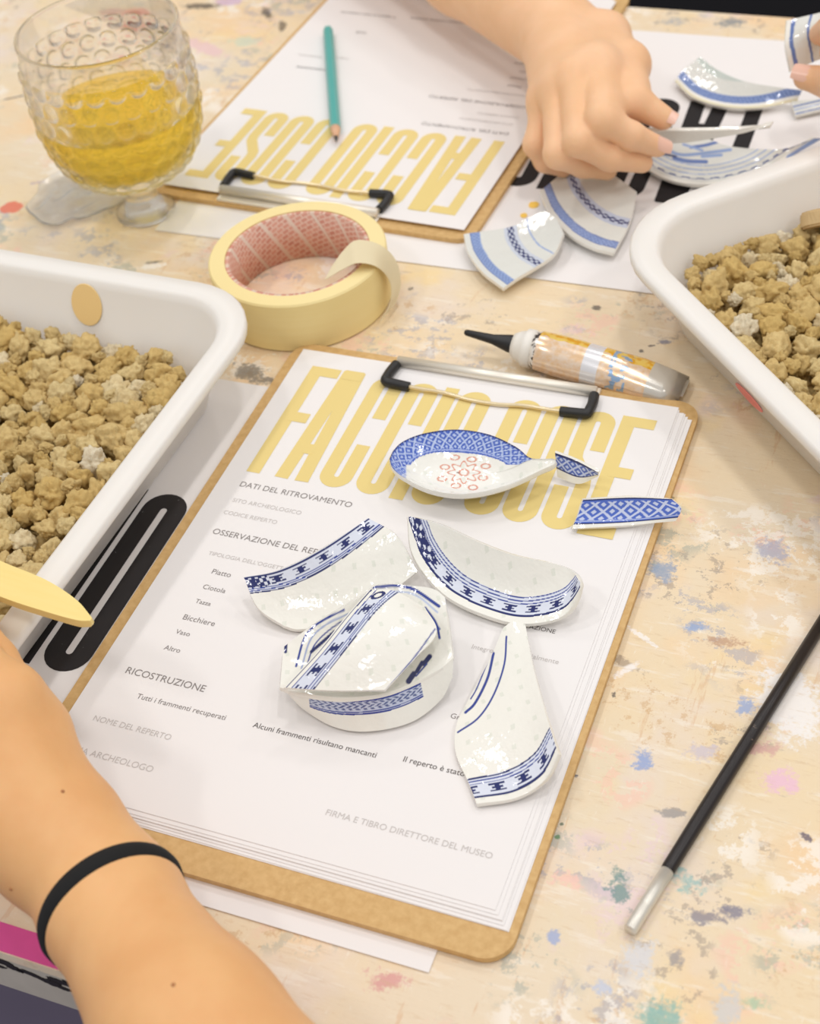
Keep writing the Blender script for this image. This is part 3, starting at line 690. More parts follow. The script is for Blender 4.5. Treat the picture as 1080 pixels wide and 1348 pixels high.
# nested pair: lower shard
front = [(369, 905, .022), (397, 912, .022), (450, 918, .022), (505, 913, .022), (550, 896, .023), (580, 880, .024), (597, 866, .025)]
back = [(373, 852, .022), (416, 820, .027), (476, 785, .032), (499, 770, .033), (541, 771, .032), (570, 775, .031), (586, 786, .030)]
S = coons(front, back, [(371, 882, .021)], [(590, 825, .028)], bulge=-.010)
c = base_glaze(S)
strokes(c, S, [([(453, 803), (423, 818), (402, 838), (390, 877)], 2.6, BLUE), ([(458, 808), (430, 822), (409, 842), (397, 880)], 2.0, PALE * .7 + BLUE * .3), ([(462, 812), (438, 826), (415, 848), (404, 876)], 1.6, BLUE), ([(377, 843), (376, 858)], 4, NAVY),
               ([(492, 773), (520, 771), (545, 776), (578, 798)], 4, BLUE), ([(500, 780), (530, 779), (552, 786), (576, 806)], 2.2, PALE), ([(505, 790), (535, 792), (560, 806), (579, 828)], 2.6, BLUE * .7 + PALE * .3), ([(560, 800), (574, 820), (579, 840)], 3, BLUE),
               ([(538, 897), (545, 887)], 7, NAVY), ([(549, 884), (556, 872)], 5, NAVY), ([(558, 874), (566, 864)], 6, NAVY), ([(548, 890), (562, 874)], 2, BLUE), ([(560, 908), (575, 896), (582, 884)], 2, BLUE), ([(566, 912), (584, 896)], 1.6, BLUE), ([(410, 858), (440, 832)], 4, NAVY)])
V1, Q1, C1 = shell(S, .0022, c, np.tile(WHITE, (*S.shape[:2], 1)))
low = [(378, 912, .019), (400, 934, .0105), (440, 957, .0088), (485, 963, .0085), (541, 951, .0085), (580, 922, .0105), (596, 892, .018)]
So = coons(front, low, bulge=.0, nv=60); so, do = arcs(So); co = np.tile(WHITE, (*So.shape[:2], 1))
dm = do.max(1, keepdims=True); e = do - np.minimum(1.4, dm * .15)
edge_ok = (so > 13) & (so < so.max() - 17)
co[(e > 0) & (e < 6.6) & edge_ok] = srgb(196, 204, 226); co[edge_ok & (abs(e - .4) < .4)] = BLUE; co[edge_ok & (abs(e - 6.4) < .35)] = BLUE; co[edge_ok & (abs(e - 5.5) < .25)] = BLUE
co[edge_ok & (e > .9) & (e < 4.6) & (np.sin(so * 2.1 + 2 * np.sin(e * 2)) * np.sin(e * 2.4 + .6) > .05)] = srgb(86, 100, 150)
V2, Q2, C2 = shell(So, .0018, co, np.tile(WHITE, (*So.shape[:2], 1)))
o = obj('bowl_shard', npmesh('bowl_shard', np.vstack([V1, V2]), np.vstack([Q1, Q2 + len(V1)]), True, np.vstack([C1, C2])), M['china'])
tag(o, 'deep bowl shard with small blue outer rim pattern, cradling another shard', 'shard', SHARDS)
# nested pair: upper shard
S = coons([(487, 776, .038), (455, 812, .037), (418, 858, .034), (374, 905, .0285)], [(560, 800, .034), (575, 832, .035), (547, 866, .033), (507, 908, .0285)], [(520, 778, .039)], [(440, 909, .029)], bulge=.003)
s_, d_ = arcs(S); c = base_glaze(S); e = d_ - .6
c[(e < 12.8)] = BAND; c[e < 2.6] = WHITE; paint_lines(c, e, [(.3, .7, NAVY), (2.8, .7, BLUE), (9.6, .5, BLUE), (10.9, .5, BLUE), (12.3, .7, NAVY)]); c[fret(s_, e, 4.2, 8.7, 11.5, .35)] = NAVY
c[(s_ < 7) & (e > 3) & (e < 9)] = WHITE; c[(abs(np.hypot(s_ - 4.2, e - 6.0) - 2.2) < .7)] = NAVY
strokes(c, S, [([(573, 828), (545, 866), (507, 910)], 1.6, BLUE)])
add_shard('bowl_shard', S, c, 'white shard with slanting fret band resting inside the deep bowl shard', 'shard', SHARDS)

# spoon bowl
rimpx = [(513, 604), (519, 592), (533, 580), (561, 570), (602, 565.5), (644, 572), (679, 588), (697, 602), (713, 604), (729, 604), (731, 610), (712, 619), (673, 637), (632, 648), (596, 650), (561, 643), (531, 628), (517, 616)]
rim = np.array([at(x, y, .0215) for x, y in rimpx]); rim = catmull(np.vstack([rim, rim[:1]]), 361)[:-1]
ctr = at(603, 622, .0098); nr = 70; r = np.linspace(0.02, 1, nr)
f = np.clip((r - .45) / .55, 0, 1) ** 1.7
S = np.zeros((360, nr, 3)); S[..., :2] = ctr[:2] + (rim[:, None, :2] - ctr[:2]) * (1 - (1 - r) * 1.0)[None, :, None]; dr_ = np.min(np.linalg.norm(S[:, :, None, :2] - rim[None, None, ::3, :2], axis=-1), axis=2); S[..., 2] = ctr[2] + (.0215 - ctr[2]) * np.clip(1 - dr_ / .0155, 0, 1) ** 1.6; S[:, -1, 2] = .0215
# fill the broken handle stub a little higher
rimd = np.concatenate([np.cumsum(np.linalg.norm(np.diff(S[:, ::-1], axis=1), axis=2), axis=1)], 1)
d_ = np.concatenate([np.zeros((360, 1)), rimd], 1)[:, ::-1] * 1000
s_ = np.repeat((np.r_[0, np.cumsum(np.linalg.norm(np.diff(rim, axis=0), axis=1))] * 1000)[:, None], nr, 1)
c = base_glaze(S); P = pix(S); ang = np.degrees(np.arctan2(-(P[..., 1] - 615), P[..., 0] - 605))
band = (d_ < 11.5) & ((P[..., 1] < 612) | (P[..., 0] < 535)) & (P[..., 0] < 700)
c[band] = srgb(74, 104, 196); c[band & lattice(s_, d_, 6.2) & (d_ > 1) & (d_ < 9.5)] = srgb(190, 206, 242); c[band & (abs(d_ - 10.2) < .4)] = srgb(170, 186, 232); c[band & (d_ < .7)] = NAVY
RED = srgb(222, 158, 138); fc = np.array([611, 622.0]); X = (P - fc) * [1, 1.45]; rr_ = np.hypot(X[..., 0], X[..., 1]); th_ = np.arctan2(X[..., 1], X[..., 0])
pet = abs(rr_ - (13 + 8 * np.cos(th_ * 4) ** 2)) < 1.5; pet |= abs(rr_ - 6) < 1.3
for k in range(8):
    a = k * math.pi / 4 + .39; q = X - np.array([math.cos(a), math.sin(a)]) * (31 if k % 2 else 27); ra = math.hypot(1, 0); pet |= abs(np.hypot(q[..., 0] * .8, q[..., 1]) - 4.6) < 1.0
c[pet] = RED
c[(d_ < .9) & ~band] = srgb(206, 204, 200)
outer = np.tile(srgb(238, 236, 224), (*S.shape[:2], 1))
for _ in range(12): S[:, :-1, 2] = (np.roll(S, 1, 0)[:, :-1, 2] + 2 * S[:, :-1, 2] + np.roll(S, -1, 0)[:, :-1, 2]) / 4
for _ in range(3): S[:, 1:-1, 2] = (S[:, :-2, 2] + 2 * S[:, 1:-1, 2] + S[:, 2:, 2]) / 4
V, Q, C = shell(S, .0030, c, outer, closed_u=True, upright=True)
# close the middle with a small disc
nV = len(V); V = np.vstack([V, ctr[None], (ctr - [0, 0, .0026])[None]]); C = np.vstack([C, RED[None], outer[0, :1]])
i = np.arange(360); ring = i * nr; nxt = ((i + 1) % 360) * nr
Q = np.vstack([Q, np.stack([ring, nxt, np.full(360, nV), np.full(360, nV)], -1)[:, [0, 1, 2, 2]], np.stack([nxt + 360 * nr, ring + 360 * nr, np.full(360, nV + 1), np.full(360, nV + 1)], -1)])
tri = Q[-720:, :3]; quad = Q[:-720]
me = bpy.data.meshes.new('spoon_bowl'); me.from_pydata(V.tolist(), [], quad.tolist() + tri.tolist()); me.update()
me.polygons.foreach_set('use_smooth', np.ones(len(me.polygons), bool))
a = me.color_attributes.new('Col', 'FLOAT_COLOR', 'POINT'); cc = np.ones((len(V), 4), np.float32); cc[:, :3] = C; a.data.foreach_set('color', cc.ravel())
o = obj('spoon_bowl', me, M['china']); tag(o, 'broken soup spoon bowl with red flower and blue patterned rim', 'spoon', SHARDS)
# spoon chip
S = coons([(731, 596, .022), (758, 606, .020), (788, 622, .0165)], [(734, 628, .0095), (762, 637, .0088), (788, 627, .0125)], nu=90, nv=50, bulge=-.001)
s_, d_ = arcs(S); c = np.tile(WHITE, (*S.shape[:2], 1)); v = np.linspace(0, 1, 50)[None] * np.ones((90, 1)); b = v < .62; c[b] = srgb(78, 104, 190); c[b & lattice(s_, d_, 6)] = srgb(196, 208, 240); c[(abs(v - .04) < .05)] = NAVY; c[abs(v - .62) < .03] = NAVY
add_shard('spoon_chip', S, c, 'small triangular blue patterned spoon chip beside the spoon bowl tip', 'shard', SHARDS, .0022)
# spoon handle piece
S = coons([(768, 658, .0195), (830, 655, .0195), (885, 657, .0185)], [(753, 696, .0098), (820, 692, .0098), (890, 686, .0098)], [(762, 676, .014)], [(897, 670, .0150)], nu=160, nv=60, bulge=-.0015)
s_, d_ = arcs(S); c = np.tile(WHITE, (*S.shape[:2], 1)); v = np.linspace(0, 1, 60)[None] * np.ones((160, 1)); b = v < .84; c[b] = srgb(82, 112, 204); c[b & lattice(s_ + 1.5, d_ + .5, 7.5) & (v > .1) & (v < .7)] = srgb(206, 216, 244); c[v < .05] = NAVY; c[abs(v - .74) < .02] = srgb(190, 204, 240); c[abs(v - .83) < .02] = NAVY
add_shard('spoon_fragment', S, c, 'blue patterned spoon handle piece with rounded end on the form edge', 'spoon', SHARDS, .003)

# plate shards on the far poster
GR = srgb(206, 212, 210); LB = srgb(150, 172, 216); MB = srgb(104, 126, 182)
def plate_cols(S, bands, marks=None, rimw=1.5):
    s_, d_ = arcs(S); c = np.tile(GR * .4 + WHITE * .55, (*S.shape[:2], 1))
    for d0, d1, colr in bands: c[(d_ > d0) & (d_ < d1)] = colr
    if marks:
        for d0, d1, cell, colr in marks: c[(d_ > d0) & (d_ < d1) & (np.sin(s_ * 2 * np.pi / cell) * np.cos(d_ * 2.2) > -.1)] = colr
    return c
S = coons([(611, 308, .0095), (616, 330, .008), (634, 356, .008), (663, 379, .0075)], [(716, 277, .012), (732, 288, .012), (742, 307, .0125)], [(671, 299, .0085), (692, 289, .010)], [(681, 366, .0075), (727, 336, .010)], nu=140, nv=160, bulge=-.001)
add_shard('plate_shard', S, plate_cols(S, [(3.5, 9.5, LB), (3.5, 4.2, MB), (24, 32, LB * .5 + WHITE * .5), (39, 40, LB)], [(4.5, 9, 3, MB * .7 + LB * .3), (26, 30, 7, NAVY)]), 'plate shard straddling the poster edge, leaning beside the far clipboard corner', 'shard', PLATES)
S = coons([(711, 252, .009), (724, 281, .0078), (749, 308, .0075), (779, 325, .0072), (808, 333, .0070)], [(758, 214, .014), (800, 226, .013), (838, 252, .012)], [(735, 232, .010)], [(829, 292, .0085)], nu=150, nv=150)
add_shard('plate_shard', S, plate_cols(S, [(4, 10.5, LB), (4, 4.8, MB), (10, 10.6, MB), (24, 33, LB * .6 + WHITE * .4)], [(5, 10, 3, MB * .6 + LB * .4), (26.5, 30.5, 7, NAVY)]), 'fan-shaped plate shard between the gravel tray and another shard, under the curled fingers', 'shard', PLATES)
S = coons([(889, 107, .006), (913, 128, .0055), (952, 140, .0055), (997, 142, .0055), (1050, 133, .006)], [(922, 75, .014), (947, 93, .0135), (980, 107, .0135), (1019, 114, .0135), (1056, 119, .013)], [(900, 92, .009)], nu=180, nv=70, bulge=-.001)
s_, d_ = arcs(S); 
add_shard('plate_shard', S, plate_cols(S, [(0, 1.6, srgb(236, 228, 190)), (1.6, 4, WHITE), (4, 10.5, LB * .8 + MB * .2), (22, 40, srgb(200, 210, 204))], [(4.5, 10, 2.5, MB)]), 'curved plate rim shard lying alone near the bare strip of table', 'shard', PLATES)
S = coons([(842, 212, .006), (860, 227, .0055), (890, 239, .0055), (929, 243, .0055), (973, 236, .006), (1018, 219, .0065), (1084, 182, .007)], [(850, 185, .010), (880, 180, .0115), (925, 181, .0115), (964, 193, .0105), (1029, 196, .0105), (1072, 182, .0095)], nu=240, nv=90)
c = plate_cols(S, [(0, 2, WHITE), (9, 9.8, LB), (13, 13.8, LB), (17, 17.8, LB)], [(4.6, 6.2, 9, MB * .5 + NAVY * .5)])
strokes(c, S, [([(888, 208), (905, 212), (930, 213)], 5, MB), ([(880, 198), (900, 204), (940, 200), (962, 197)], 4, LB), ([(910, 194), (930, 191), (944, 187)], 4, MB), ([(875, 203), (890, 206)], 2.5, NAVY), ([(925, 206), (950, 204)], 4, LB), ([(900, 190), (925, 198)], 3, LB)])
strokes(c, S, [([(1040, 208), (1062, 194), (1078, 184)], 9, LB * .8 + MB * .2)])
add_shard('plate_shard', S, c, 'wide plate shard with blue flower lying under the held shard', 'shard', PLATES)
S = coons([(840, 168, .037), (905, 168, .036), (960, 167, .034), (1017, 163, .032)], [(840, 186, .024), (900, 184, .026), (960, 175, .029), (1014, 169, .031)], nu=140, nv=50)
add_shard('plate_shard', S, np.tile(GR * .4 + WHITE * .55, (140, 50, 1)), 'pale plate shard pinched between thumb and fingers', 'shard', PLATES)
S = coons([(1048, 152, .0045), (1088, 143, .0045)], [(1042, 133, .0065), (1088, 130, .0065)], nu=60, nv=40)
add_shard('plate_shard', S, plate_cols(S, [(1, 2.2, MB), (5, 6, LB), (8, 9.5, MB)]), 'small blue lined china shard tucked against the curved rim shard', 'shard', PLATES, .002)
S = coons([(1036, 27, .075), (1034, 60, .065), (1041, 94, .052)], [(1100, 12, .078), (1100, 45, .067), (1100, 70, .056)], nu=90, nv=80, bulge=.004)
add_shard('plate_shard', S, plate_cols(S, [(0, 3, WHITE), (3, 5.5, MB), (14, 15.5, MB)]), 'china shard with two blue lines lifted by fingertips at the table end', 'shard', PLATES)

print('time', round(time.time() - T0, 1))
# ------------------------------------------------------------------ masking tape roll
tc = at(391, 331, .032); tp = empty('tape_roll', (tc[0], tc[1], 0.0)); tag(tp, 'roll of pale yellow masking tape with loose end', 'tape')
TH, RO, RI = .032, .0512, .0405
s = Nodes('masking_tape_side'); rr = s.noise(9, 3, s.coord('Object', scale=(1, 1, 30))); s.set(Base_Color=s.mix(rr, srgb(240, 218, 150), srgb(246, 228, 170)), Roughness=.6); M['tape'] = s.mat
obj('tape_winding', lathe('tape_winding', [(RI + .0012, .0006), (RO - .0006, .0006), (RO, .0012), (RO, TH - .001), (RO - .0008, TH), (RI + .0012, TH)], 128), M['tape'], tp)
tp.children[0].data.polygons.foreach_set('use_smooth', np.zeros(len(tp.children[0].data.polygons), bool))
s = Nodes('printed_core'); uv = s.n('ShaderNodeTexCoord').outputs['Object']
sep = s.n('ShaderNodeSeparateXYZ'); s.put(sep.inputs[0], uv)
ang = s.math('ARCTAN2', sep.outputs[1], sep.outputs[0]); cmb = s.n('ShaderNodeCombineXYZ'); s.put(cmb.inputs[0], s.math('MULTIPLY', ang, .04)); s.put(cmb.inputs[1], sep.outputs[2])
mp = s.n('ShaderNodeMapping'); s.put(mp.inputs[0], cmb.outputs[0]); mp.inputs['Rotation'].default_value = (0, 0, .45)
br = s.n('ShaderNodeTexBrick'); s.put(br.inputs['Vector'], mp.outputs[0]); br.inputs['Scale'].default_value = 75; br.inputs['Mortar Size'].default_value = .028; br.inputs['Brick Width'].default_value = .34; br.inputs['Row Height'].default_value = .22
br.inputs['Color1'].default_value = (*srgb(206, 140, 122), 1); br.inputs['Color2'].default_value = (*srgb(222, 166, 146), 1); br.inputs['Mortar'].default_value = (*srgb(228, 196, 176), 1)
wv = s.n('ShaderNodeTexWave'); s.put(wv.inputs['Vector'], mp.outputs[0]); wv.inputs['Scale'].default_value = 22; wv.inputs['Distortion'].default_value = 0
s.set(Base_Color=s.mix(s.ramp(wv.outputs['Fac'], [(.93, 0), (.96, 1)]), br.outputs['Color'], srgb(226, 202, 184)), Roughness=.6); M['core'] = s.mat
obj('cardboard_core', lathe('cardboard_core', [(RI - .0012, .0006), (RI + .0014, .0006), (RI + .0014, TH - .0006), (RI - .0012, TH - .0006)], 128), M['core'], tp)
# loose end: leaves the outer face at the right, folds over the top edge towards the middle
def strip(name, A, B, th, mat, parent, n=60):
    """ribbon surface between two edge curves (lists of world points)"""
    a, b = catmull(A, n), catmull(B, n); t = np.linspace(0, 1, 14)[None, :, None]
    S = a[:, None] * (1 - t) + b[:, None] * t
    V, Q, C = shell(S, th, np.ones((n, 14, 3)), np.ones((n, 14, 3)))
    o = obj(name, npmesh(name, V - np.array([*parent.location]), Q), mat, parent); return o
s = Nodes('masking_tape_sheer'); s.set(Base_Color=srgb(240, 226, 188), Roughness=.5); s.b.inputs['Transmission Weight'].default_value = .15; M['tape_end'] = s.mat
strip('loose_end', [at(522, 398, .006), at(528, 372, .014), at(521, 342, .026), at(500, 322, .036), at(470, 316, .040), at(452, 330, .038), at(436, 352, .035)],
      [at(500, 425, .004), at(514, 400, .010), at(514, 372, .020), at(498, 352, .034), at(472, 346, .038), at(452, 354, .036), at(428, 368, .0335)], .0003, M['tape_end'], tp)

# ------------------------------------------------------------------ glue tube
g0, g1 = at(690, 457, .0120), at(899, 510, .0045)
ax = g1 - g0; Lg = np.linalg.norm(ax); gx_ = ax / Lg; gy_ = np.cross([0, 0, 1.0], gx_); gy_ /= np.linalg.norm(gy_); gz_ = np.cross(gx_, gy_)
gl = empty('glue_tube', (g0[0], g0[1], 0)); tag(gl, 'crumpled gold and white glue tube with black nozzle', 'glue')
def gpt(x, y, z): return g0 + gx_ * x + gy_ * y + gz_ * z - np.array([g0[0], g0[1], 0])
def loft(name, secs, mat, seg=32, cap=True, wob=0):
    V, Fc = [], []
    for i, (x, w, h, dz) in enumerate(secs):
        for k in range(seg):
            a = 2 * math.pi * k / seg
            q = 1 + wob * noise.noise(Vector((x * 160, math.cos(a) * 1.5, math.sin(a) * 1.5)))
            V.append(gpt(x, w * q * math.cos(a), dz + h * q * math.sin(a)))
    for i in range(len(secs) - 1):
        for k in range(seg):
            a, b = i * seg + k, i * seg + (k + 1) % seg; Fc.append((a, b, b + seg, a + seg))
    if cap: Fc.append(tuple(range(seg))[::-1]); Fc.append(tuple(range((len(secs) - 1) * seg, len(secs) * seg)))
    return obj(name, pydata(name, V, Fc, True), mat, gl)
def glue_material():
    s = Nodes('glue_label'); P = s.n('ShaderNodeTexCoord').outputs['Generated']
    lng = s.n('ShaderNodeVectorMath', operation='DOT_PRODUCT')
    oc = s.coord('Object'); s.put(lng.inputs[0], oc); lng.inputs[1].default_value = tuple(gx_)
    x = s.math('DIVIDE', s.math('SUBTRACT', lng.outputs['Value'], float((g0 - np.array([g0[0], g0[1], 0])) @ gx_)), Lg)
    acr = s.n('ShaderNodeVectorMath', operation='DOT_PRODUCT'); s.put(acr.inputs[0], oc); acr.inputs[1].default_value = tuple(gy_)
    y = s.math('MULTIPLY', acr.outputs['Value'], 80)
    def bandx(a, b): return s.math('MULTIPLY', s.math('GREATER_THAN', x, a), s.math('LESS_THAN', x, b))
    gold = s.mix(s.ramp(s.noise(260, 2, oc), [(.42, 0), (.55, 1)]), srgb(236, 176, 40), srgb(248, 214, 110))
    pinkw = s.mix(s.ramp(s.noise(320, 3, s.coord('Object', loc=(1, 2, 3))), [(.35, 0), (.65, 1)]), srgb(236, 200, 160), srgb(240, 220, 200))
    ysplit = s.math('GREATER_THAN', s.math('ADD', y, s.math('MULTIPLY', s.noise(140, 1, oc), .5)), .30)
    body = s.mix(ysplit, pinkw, gold)
    body = s.mix(bandx(.02, .10), body, s.mix(s.ramp(s.noise(330, 2, oc), [(.5, 0), (.54, 1)]), srgb(238, 232, 224), srgb(60, 50, 46)))
    body = s.mix(bandx(.40, .50), body, srgb(232, 232, 236))
    body = s.mix(s.math('MULTIPLY', bandx(.56, .68), s.ramp(s.noise(220, 2, s.coord('Object', loc=(4, 4, 4))), [(.55, 0), (.58, 1)])), body, srgb(150, 180, 214))
    body = s.mix(s.math('GREATER_THAN', x, .80), body, srgb(212, 208, 200))
    s.set(Base_Color=body, Roughness=.22, Metallic=.35); return s.mat
loft('tube_body', [(.004, .0085, .0085, 0), (.008, .0108, .0105, 0), (.02, .0115, .0106, -.0002), (.045, .0122, .0098, -.0006), (.065, .0128, .0082, -.0012), (.078, .0120, .0062, -.0016), (.088, .0105, .0040, -.0016), (Lg - .007, .0085, .0016, -.0010), (Lg + .002, .0068, .0008, 0)], glue_material(), 40, True, .07)
loft('shoulder', [(-.006, .0062, .0062, 0), (-.003, .0080, .0080, 0), (.0, .0090, .0090, 0), (.001, .0104, .0104, 0), (.0055, .0104, .0104, 0), (.006, .009, .009, 0)], plain('white_cap', srgb(238, 234, 226), .35), 32)
loft('nozzle', [(-.034, .0011, .0011, .0), (-.033, .0017, .0017, 0), (-.018, .0027, .0027, 0), (-.0085, .0048, .0048, 0), (-.005, .0050, .0050, 0)], M['rubber'], 24)

# ------------------------------------------------------------------ pencil, stick, spatula
p0, p1 = at(432, 39, .0105), at(443, 187, .0105)
pc = empty('pencil', (p1[0], p1[1], 0)); tag(pc, 'teal wooden pencil lying on the upside-down form', 'pencil')
dr = (p1 - p0); Lp = np.linalg.norm(dr); dr /= Lp; off = np.array([p1[0], p1[1], 0])
def along(a): return p0 + dr * a - off
obj('pencil_body', tube('pencil_body', [along(0), along(.0005), along(Lp - .017)], [.0033, .0036, .0036], 6, smooth=False), plain('teal_lacquer', srgb(78, 170, 164), .35), pc)
obj('sharpened_wood', tube('sharpened_wood', [along(Lp - .017), along(Lp - .006)], [.0035, .0015], 16), plain('pencil_wood', srgb(226, 180, 146), .7), pc)
obj('lead_point', tube('lead_point', [along(Lp - .0061), along(Lp)], [.0015, .0003], 12), plain('grey_lead', srgb(70, 70, 72), .4), pc)
p0, p1 = at(829, 1226, .0031), at(1100, 792, .0031)
st = empty('paintbrush', (p0[0], p0[1], 0)); tag(st, 'slim black handled rod with silver metal end on the bare table', 'paintbrush')
dr = (p1 - p0); Lp = np.linalg.norm(dr) + .03; dr /= np.linalg.norm(dr); off = np.array([p0[0], p0[1], 0])
obj('ferrule', tube('ferrule', [along(0), along(.0006), along(.0008), along(.012), along(.0125), along(.013), along(.030)], [.0020, .0026, .0027, .0027, .00255, .0027, .0027], 24), plain('dull_silver', srgb(222, 218, 208), .4, .6), st)
s = Nodes('black_lacquer'); f = s.ramp(s.noise(130, 5, s.coord('Object'), .7), [(.66, 0), (.69, 1)]); s.set(Base_Color=s.mix(f, srgb(24, 15, 15), srgb(110, 94, 80)), Roughness=.35)
obj('handle', tube('handle', [along(.0285), along(.032), along(.06), along(.11), along(Lp)], [.0026, .0029, .0030, .0029, .0026], 20), s.mat, st)

# clear crumpled plastic film by the glass
s = Nodes('clear_film'); s.set(Base_Color=(.95, .96, .97), Roughness=.12); s.b.inputs['Transmission Weight'].default_value = .85; s.b.inputs['IOR'].default_value = 1.25; M['film'] = s.mat
cf = at(105, 262, 0); n = 26; V = []; Fc = []
for i in range(n + 1):
    for j in range(48):
        a = 2 * math.pi * j / 48; r_ = .033 * i / n * (1 + .10 * math.sin(3 * a + 1) + .05 * math.sin(7 * a))
        x, y = r_ * math.cos(a), r_ * math.sin(a)
        V.append((x, y, .0045 + .0035 * noise.noise(Vector((x * 90, y * 45, 2))) + .002 * noise.noise(Vector((x * 170, y * 110, 5)))))
for i in range(n):
    for j in range(48): Fc.append((i * 48 + j, i * 48 + (j + 1) % 48, (i + 1) * 48 + (j + 1) % 48, (i + 1) * 48 + j))
me = pydata('plastic_film', V, Fc, True); o = obj('plastic_film', me, M['film']); o.location = (cf[0], cf[1], -.0005)
md = o.modifiers.new('thick', 'SOLIDIFY'); md.thickness = .0004
tag(o, 'crumpled clear plastic film beside the foot of the glass', 'plastic film')

# ------------------------------------------------------------------ hobnail glass with amber drink
gc = at(193, 279, 0); gl_ = empty('goblet', (gc[0], gc[1], 0.0)); tag(gl_, 'clear hobnail glass goblet standing near the far clipboard', 'glass')
def see_through(s, f, col):
    t = s.n('ShaderNodeBsdfTransparent'); t.inputs[0].default_value = (*col, 1); mx = s.n('ShaderNodeMixShader'); mx.inputs[0].default_value = f
    s.t.links.new(s.b.outputs[0], mx.inputs[1]); s.t.links.new(t.outputs[0], mx.inputs[2]); s.t.links.new(mx.outputs[0], s.t.nodes['Material Output'].inputs[0])
s = Nodes('clear_glass'); s.set(Base_Color=(.985, .985, .97), Roughness=.02); s.b.inputs['Transmission Weight'].default_value = 1; s.b.inputs['IOR'].default_value = 1.32; see_through(s, .30, (1, 1, 1)); M['glass'] = s.mat
s = Nodes('amber_drink'); s.set(Base_Color=srgb(255, 224, 84), Roughness=.0); s.b.inputs['Transmission Weight'].default_value = 1; s.b.inputs['IOR'].default_value = 1.22; see_through(s, .30, (1, .88, .36)); M['drink'] = s.mat
PR = [(.0118, .029), (.024, .0315), (.0360, .0390), (.0440, .052), (.0485, .071), (.0492, .088), (.0488, .103), (.0484, .115), (.0484, .126)]
zz = np.linspace(.018, .137, 200); prr = catmull(np.array(PR), 200)
nseg = 288; a = np.linspace(0, 2 * np.pi, nseg, endpoint=False)
outer = np.zeros((200, nseg, 3))
arcl = np.r_[0, np.cumsum(np.linalg.norm(np.diff(prr, axis=0), axis=1))]
T = np.gradient(prr, axis=0); T /= np.linalg.norm(T, axis=1)[:, None]; Nn = np.stack([T[:, 1], -T[:, 0]], 1)
rows = .0115; nb = 24
rw = arcl / rows; ri = np.floor(rw); fy = (rw - ri - .5) * rows
fx = (a[None] * nb / (2 * np.pi) + .5 * (ri[:, None] % 2)) % 1 - .5; wx = fx * 2 * np.pi * prr[:, :1] / nb
dd = np.hypot(wx, fy[:, None]); Rb = .0054
bump_ = np.where(dd < Rb, np.sqrt(np.maximum(Rb ** 2 - dd ** 2, 0)) * .52, 0); bump_[(ri < 0) | (arcl > arcl[-1] - .016)] = 0
rad = prr[:, :1] + bump_ * Nn[:, :1]; hz = prr[:, 1:] + bump_ * Nn[:, 1:]
outer[..., 0] = rad * np.cos(a); outer[..., 1] = rad * np.sin(a); outer[..., 2] = hz
inn = [(.0460, .126), (.0460, .105), (.0465, .088), (.0458, .071), (.0414, .053), (.033, .0415), (.021, .0365), (.0004, .0355)]
inp = catmull(np.array(inn), 60)
foot = [(.0004, .0005), (.0175, .0005), (.0190, .0018), (.0188, .0034), (.0155, .0052), (.0112, .0095), (.0100, .0180), (.0108, .0260)]
ftp = catmull(np.array(foot), 40)
rings = [np.stack([r_ * np.cos(a), r_ * np.sin(a), np.full(nseg, z_)], 1) for r_, z_ in ftp] + [outer[i] for i in range(200)] + [np.stack([r_ * np.cos(a), r_ * np.sin(a), np.full(nseg, z_)], 1) for r_, z_ in [(.0478, .1270), (.0466, .1270)]] + [np.stack([r_ * np.cos(a), r_ * np.sin(a), np.full(nseg, z_)], 1) for r_, z_ in inp]
V = np.vstack(rings); nrg = len(rings); I = np.arange(nrg * nseg).reshape(nrg, nseg)
Q = np.stack([I[:-1], np.roll(I[:-1], -1, 1), np.roll(I[1:], -1, 1), I[1:]], -1).reshape(-1, 4)
obj('glass_body', npmesh('glass_body', V, Q), M['glass'], gl_)
zs = .074
lp = [(.0004, .0352), (.021, .0362), (.033, .0412), (.0416, .0527), (.0450, .0640), (.0462, zs - .0005), (.0462, zs), (.0440, zs - .0006), (.0004, zs - .0006)]
lp = catmull(np.array(lp[:6]), 50).tolist() + lp[6:]
V = np.vstack([np.stack([r_ * np.cos(a[::3]), r_ * np.sin(a[::3]), np.full(96, z_)], 1) for r_, z_ in lp]); I = np.arange(len(lp) * 96).reshape(len(lp), 96)
Q = np.stack([I[:-1], np.roll(I[:-1], -1, 1), np.roll(I[1:], -1, 1), I[1:]], -1).reshape(-1, 4)
V[:, :] += [gc[0], gc[1], 0]
o = obj('drink', npmesh('drink', V, Q), M['drink']); tag(o, 'amber yellow drink half filling the hobnail glass', 'drink')

print('time', round(time.time() - T0, 1))
